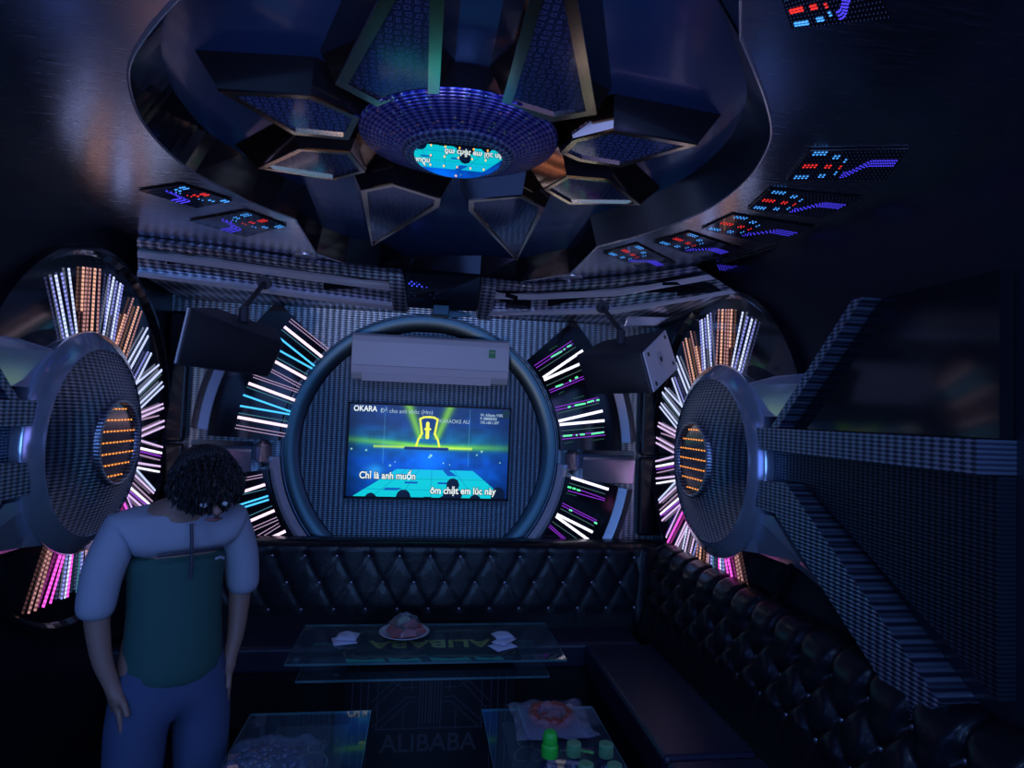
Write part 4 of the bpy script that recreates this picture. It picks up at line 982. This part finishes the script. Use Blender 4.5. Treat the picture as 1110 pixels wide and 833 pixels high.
# folded tissues / wet-wipe packets
tis = mat('tissue_packet', (.62,.64,.82), 0, .45)
def packet(c, w, d, rot, label, z, group, h=.010, tilt=0):
    n = 10; vs = []; R_ = Matrix.Rotation(rot, 3, 'Z') @ Matrix.Rotation(tilt, 3, 'Y')
    for j in range(n+1):
        for i in range(n+1):
            s, t = i/n-.5, j/n-.5; puff = h*(1-(2*s)**4)*(1-(2*t)**4)*(1+.25*math.sin(9*s+7*t))
            vs.append(Vector(c)+R_@Vector((s*w, t*d, puff+.0015))+Vector((0,0,z)))
    m2 = len(vs)
    for j in range(n+1):
        for i in range(n+1):
            s, t = i/n-.5, j/n-.5; vs.append(Vector(c)+R_@Vector((s*w, t*d, 0))+Vector((0,0,z)))
    f = [(j*(n+1)+i, j*(n+1)+i+1, (j+1)*(n+1)+i+1, (j+1)*(n+1)+i) for j in range(n) for i in range(n)]; f += [tuple(q+m2 for q in reversed(g)) for g in f]
    for i in range(n):
        f += [(i, i+m2, i+1+m2, i+1), (n*(n+1)+i, n*(n+1)+i+1, n*(n+1)+i+1+m2, n*(n+1)+i+m2), (i*(n+1), (i+1)*(n+1), (i+1)*(n+1)+m2, i*(n+1)+m2), (i*(n+1)+n, i*(n+1)+n+m2, (i+1)*(n+1)+n+m2, (i+1)*(n+1)+n)]
    o = mesh('tissue_packet', vs, f, tis, None, smooth=True, label=label, cat='tissue packet', group=group, org=tuple(c)); o.data.update(); fixn(o); return o
c = az(373, 695, TZ+.001); packet(c, .10, .095, .25, 'bottom tissue packet of the small pile left of the plate', .0, 'tissue packets left of the plate')
packet(c+Vector((.012,.01,0)), .095, .09, -.12, 'top tissue packet of the small pile left of the plate', .014, 'tissue packets left of the plate', .014)
c = az(545, 701, TZ+.001); packet(c, .11, .08, .5, 'lowest tissue packet of the pile on the right of the long table', 0, 'tissue packets at the right of the table')
packet(c+Vector((.01,.03,0)), .11, .07, .9, 'middle tissue packet of the pile on the right of the long table', .014, 'tissue packets at the right of the table', tilt=.0)
packet(c+Vector((.005,.06,0)), .085, .075, .3, 'top tissue packet of the pile on the right of the long table', .027, 'tissue packets at the right of the table', tilt=-.0)

# ------------------------------------------------------------------ right small table
tc_ = az(597, 786, TZ+.002)
r = empty('wrapped_tray', tuple(tc_), 'square plastic wrapped tray of dark red dried meat on the right small table', 'food tray')
def sqpoly(c, hx, hy, z, skew=0): return [c+Vector((sx_*hx+skew*sy_, sy_*hy, z)) for sx_, sy_ in ((-1,-1),(1,-1),(1,1),(-1,1))]
bevel(MB().prism(sqpoly(tc_, .085, .095, 0), sqpoly(tc_, .10, .11, .018)).build('tray', mat('clear_tray_plastic', (.07,.08,.12), 0, .12, coat=.5), r), .004)
meat = mat('dried_meat_red', (.30,.05,.04), 0, .4, coat=.3)
b = MB()
for i in range(16):
    a = i/16*2*math.pi; p = tc_+Vector((.066*math.cos(a), .066*math.sin(a), .022+.005*(i % 3))); q = tc_+Vector((.066*math.cos(a+.75), .066*math.sin(a+.75), .026+.004*(i % 2)))
    b.tube([p, (p+q)/2+Vector((0,0,.006)), q], [.012, .019, .011], 8)
b.tube([tc_+Vector((-.03,0,.022)), tc_+Vector((.03,.01,.022))], .02, 8)
b.build('dried_meat', meat, r, smooth=True)
wv = []; n = 22; rs = np.random.RandomState(5)
for j in range(n+1):
    for i in range(n+1):
        s, t = 2*i/n-1, 2*j/n-1; e = max(abs(s), abs(t)); z = .044*(1-e**5)+.004*math.sin(6*s+4*t)+.003*math.sin(11*s-9*t)+.018*e**6
        wv.append(tc_+Vector((s*.125+.012*t*t*s, t*.125, max(.003, z))))
mesh('plastic_wrap', wv, [(j*(n+1)+i, j*(n+1)+i+1, (j+1)*(n+1)+i+1, (j+1)*(n+1)+i) for j in range(n) for i in range(n)], mat('clear_bag', (.6,.6,.8), 0, .08, alpha=.24, spec=1), r, smooth=True)
capg = mat('bright_green_cap', (.02,.45,.04), 0, .4); capd = mat('dull_green_cap', (.10,.26,.12), 0, .45); bot = glassy('clear_bottle_plastic', (.45,.55,.85)); drink = mat('navy_drink_label', (.012,.02,.10), 0, .3)
def bottle(u, v, lab, tall=False):
    zc = .80; c = az(u, v, zc); c.z = TZ+.001; h = zc-TZ
    r = empty('drink_bottle', tuple(c), lab, 'bottle', 'green capped bottles on the right small table')
    MB().lathe([(.0001,.0),(.028,.0),(.032,.006),(.032,.10),(.029,.115),(.032,.13),(.031,.155),(.020,h-.04),(.0135,h-.025),(.0135,h-.012)], c, n=28).build('bottle_body', bot, r, smooth=True)
    MB().lathe([(.0001,.008),(.0275,.008),(.029,.12),(.026,.14),(.018,h-.055),(.0001,h-.05)], c, n=28).build('drink', drink, r, smooth=True)
    rib = []
    b = MB(); m = 24; z0_, z1_ = h-.018, h+.012; vs = []
    for zz, sc_ in ((z0_, 1), (z1_-.002, 1), (z1_, .88)):
        for i in range(m*2): a = math.pi*i/m; rr = (.0175 if i % 2 else .0165)*sc_; vs.append(c+Vector((rr*math.cos(a), rr*math.sin(a), zz)))
    b.add(vs, [(q*2*m+i, q*2*m+(i+1) % (2*m), (q+1)*2*m+(i+1) % (2*m), (q+1)*2*m+i) for q in range(2) for i in range(2*m)]+[tuple(range(4*m, 6*m))])
    if tall:
        b.lathe([(.017,h+.012),(.018,h+.016),(.0175,h+.030),(.013,h+.040),(.0001,h+.043)], c, n=24)
        b.lathe([(.0195,h-.018),(.0205,h-.012),(.0205,h+.006),(.017,h+.012)], c, n=24)
    b.build('cap', capg if tall else capd, r)
bottle(596, 812, 'tall bottle with a bright green double cap, next to the wrapped tray', True)
bottle(622, 811, 'bottle with a dull green cap, just right of the bright green capped one'); bottle(657, 812, 'bottle with a dull green cap nearest the sofa side of the group')
bottle(635, 834, 'bottle with a pale green cap at the front of the group, on the left'); bottle(666, 835, 'bottle with a pale green cap at the front of the group, on the right')

# ------------------------------------------------------------------ left small table: wrapped tray and glasses
tc2 = az(298, 828, TZ+.002)
r = empty('wrapped_snack_bag', tuple(tc2), 'shiny plastic bag of dark snacks lying on the left small table', 'snack bag')
b = MB(); rs = np.random.RandomState(9)
for i in range(46):
    p = tc2+Vector((rs.uniform(-.10,.07), rs.uniform(-.06,.06), .012+rs.rand()*.02)); s = .009+.006*rs.rand()
    b.lathe([(.0001,-s*.7),(s*.8,-s*.5),(s,0),(s*.8,s*.5),(.0001,s*.7)], p, n=8)
b.build('snacks', mat('dark_snack', (.03,.035,.06), 0, .25, coat=.6), r, smooth=True)
wv = []
for j in range(n+1):
    for i in range(n+1):
        s, t = 2*i/n-1, 2*j/n-1; e = max(abs(s), abs(t)); z = .048*(1-e**4)+.006*math.sin(8*s+5*t)+.005*math.sin(15*s-11*t)+.004*math.sin(23*s+17*t)+.006
        wv.append(tc2+Vector((s*.135, t*.088, max(.002, z))))
mesh('clear_bag', wv, [(j*(n+1)+i, j*(n+1)+i+1, (j+1)*(n+1)+i+1, (j+1)*(n+1)+i) for j in range(n) for i in range(n)], mat('clear_snack_bag', (.45,.52,.75), 0, .08, alpha=.13, spec=1), r, smooth=True)
gm = glassy('drinking_glass', (.9,.93,.96))
for u, v, lab in ((328, 828, 'clear drinking glass on the left small table, touching the snack bag'), (344, 829, 'clear drinking glass on the left small table, nearer its middle')):
    c = az(u, v, TZ+.10); c.z = TZ+.001; c.x += .012 if u > 330 else -.012
    o = MB().lathe([(.0001,.0),(.024,.0),(.026,.004),(.033,.10),(.0315,.10),(.024,.012),(.0001,.010)], c, n=36).build('drinking_glass', gm, None, smooth=True, label=lab, cat='glass', group='drinking glasses on the left small table', org=tuple(c))

# ================================================================== PERSON
skin = mat('skin', (.30,.17,.13), 0, .5); shirt_g = mat('shirt_dark_green', (.030,.10,.085), 0, .8); shirt_w = mat('shirt_pale_yoke', (.36,.37,.44), 0, .8); jeans = mat('blue_grey_trousers', (.06,.085,.17), 0, .85)
def hairmat():
    m = mat('black_hair', (.012,.011,.014), 0, .45); N, L, b = nodes(m); tc = N.new('ShaderNodeTexCoord'); w = N.new('ShaderNodeTexNoise'); mp = N.new('ShaderNodeMapping'); mp.inputs['Scale'].default_value = (60,60,8)
    L.new(tc.outputs['Object'], mp.inputs[0]); L.new(mp.outputs[0], w.inputs['Vector']); w.inputs['Scale'].default_value = 4; bump(m, w.outputs[0], .9, .01); return m
PX = Vector((-.700, 2.02, 0)); TH_ = math.radians(38)
RZ = Matrix.Rotation(TH_, 3, 'Z')   # the figure is built facing -Y, then turned
def W3(p): return PX+RZ@Vector(p)
def skinned(name, joints, edges, m, parent, root=0, sub=2):
    off = wpos(parent); me = bpy.data.meshes.new(name); me.from_pydata([tuple(j[0]) for j in joints], edges, []); me.update()
    o = bpy.data.objects.new(name, me); COL.objects.link(o); o.parent = parent; o.location = PX-off; o.rotation_euler = (0, 0, TH_)
    md = o.modifiers.new('skin', 'SKIN'); md.use_smooth_shade = True
    sv = me.skin_vertices[0].data if me.skin_vertices else None
    if sv is None:
        bmx = bmesh.new(); bmx.from_mesh(me); bmx.verts.layers.skin.verify(); bmx.to_mesh(me); bmx.free(); sv = me.skin_vertices[0].data
    for i, j in enumerate(joints):
        rr = j[1]; sv[i].radius = rr if isinstance(rr, tuple) else (rr, rr); sv[i].use_root = (i == root)
    s = o.modifiers.new('sub', 'SUBSURF'); s.levels = sub; s.render_levels = sub
    me.materials.append(m); return o
pr = empty('person', (PX.x, PX.y, 0), 'standing person with black hair, head bowed, in a dark green shirt with pale shoulders', 'person')
# body joints (x: person's left is +x when facing -y)
# head joints follow the bowed pose
J = [((0,0,.86),(.13,.10)),((0,.01,1.0),(.115,.085)),((0,.02,1.13),(.135,.09)),((0,.01,1.235),(.11,.075)),((.0,-.01,1.285),.052),((.02,-.045,1.33),.05),((.035,-.085,1.355),(.078,.088)),((.04,-.10,1.40),(.070,.078))]
E_ = [(0,1),(1,2),(2,3),(3,4),(4,5),(5,6),(6,7)]
def limb(start, pts):
    prev = start
    for p in pts: J.append(p); E_.append((prev, len(J)-1)); prev = len(J)-1
    return prev
for s in (1, -1):
    h = limb(3, [((s*.155,.015,1.225),.05),((s*.192,.02,1.10),.043),((s*.200,.025,.985),.036),((s*.185,.0,.87),.028),((s*.160,-.02,.80),.021),((s*.150,-.025,.765),(.018,.034))])
    for k, (dy, L_) in enumerate(((-.028,.075),(-.010,.085),(.010,.080),(.028,.062))):
        limb(h, [((s*.147,-.027+dy,.730),.0085),((s*.142,-.030+dy,.730-L_*.5),.0075),((s*.134,-.034+dy,.730-L_),.006)])
    limb(h-0, [((s*.142,-.065,.765),.0095),((s*.134,-.082,.730),.008)])
    limb(0, [((s*.085,.0,.78),.085),((s*.095,-.01,.46),.055),((s*.10,.01,.25),.048),((s*.10,.02,.09),.034),((s*.105,-.05,.05),(.036,.026)),((s*.11,-.13,.03),(.036,.018))])
skinned('body', J, E_, skin, pr)
def shape(o): return o
# shirt: torso with sleeves, lower part green, shoulders pale
JT = [((0,0,.74),(.152,.115)),((0,0,.84),(.152,.115)),((0,.01,1.0),(.137,.108)),((0,.02,1.12),(.150,.108))]
skinned('shirt_body', JT+[((0,.018,1.16),(.150,.105))], [(0,1),(1,2),(2,3),(3,4)], shirt_g, pr)
JY = [((0,.018,1.13),(.150,.108)),((0,.012,1.235),(.125,.090)),((0,-.005,1.272),.064)]
ed = [(0,1),(1,2)]
for s in (1, -1):
    k = len(JY); JY += [((s*.155,.015,1.225),.062),((s*.195,.02,1.11),.058),((s*.209,.018,.975),.052)]; ed += [(1,k),(k,k+1),(k+1,k+2)]
skinned('shirt_yoke', JY, ed, shirt_w, pr)
b = MB(); b.tube([W3((-.004,-.108,1.09)), W3((-.003,-.106,1.14)), W3((-.003,-.098,1.20)), W3((0,-.080,1.24))], .005, 8); b.build('zip', M_['spk_side'], pr)
b = MB(); b.tube([W3((-.09,-.092,1.163)), W3((-.05,-.102,1.165)), W3((0,-.106,1.165)), W3((.05,-.102,1.165)), W3((.09,-.092,1.163))], .005, 8); b.build('stripe', M_['spk_side'], pr)
b = MB(); b.tube([W3((.065,-.103,1.135)), W3((.080,-.100,1.138)), W3((.092,-.096,1.132))], .004, 6); b.build('chest_mark', shirt_w, pr)
JP = [((0,0,.95),(.120,.095)),((0,0,.84),(.142,.112))]; ed = [(0,1)]
for s in (1, -1):
    k = len(JP); JP += [((s*.085,0,.74),.098),((s*.095,-.01,.46),.078),((s*.10,.01,.25),.068),((s*.10,.02,.08),.064)]; ed += [(1,k),(k,k+1),(k+1,k+2),(k+2,k+3)]
skinned('trousers', JP, ed, jeans, pr, root=1)
JH = [((.04,-.095,1.375),(.104,.112)),((.035,-.055,1.395),(.100,.105)),((.03,-.025,1.345),(.092,.085)),((.025,.0,1.285),(.072,.055))]
skinned('hair', JH, [(0,1),(1,2),(2,3)], hairmat(), pr, sub=3)
b = MB(); rs = np.random.RandomState(2); hc_ = Vector((.038,-.07,1.375))
for i in range(700):
    d = Vector(rs.normal(size=3)); d.normalize()
    p = hc_+Vector((d.x*.098, d.y*.108, d.z*.088)); q = p+Vector((d.x*.006, d.y*.006, -.028))+Vector(rs.normal(size=3))*.006
    b.tube([W3(p-d*.014), W3((p+q)/2+d*.003), W3(q-d*.004)], [.006, .0045, .001], 4, cap=False)
b.build('hair_tufts', hairmat(), pr)
# face features on the bowed head
b = MB(); b.tube([W3((.036,-.150,1.300)), W3((.036,-.176,1.282)), W3((.036,-.163,1.274))], [.008,.013,.008], 8); b.build('nose', skin, pr, smooth=True)
for s in (1, -1):
    MB().lathe([(.0001,-.010),(.010,-.004),(.012,0),(.010,.004),(.0001,.010)], W3((.036+s*.030,-.150,1.305)), n=12).build('eye', mat('eye_white', (.6,.6,.6), 0, .3), pr, smooth=True)
    MB().lathe([(.0001,-.026),(.010,-.016),(.013,.0),(.010,.016),(.0001,.026)], W3((.036+s*.083,-.085,1.34)), n=10).build('ear', skin, pr, smooth=True)
b = MB(); b.tube([W3((.012,-.146,1.262)), W3((.036,-.156,1.260)), W3((.060,-.146,1.262))], [.003,.006,.003], 8); b.build('mouth', mat('lips', (.25,.10,.09), 0, .45), pr, smooth=True)
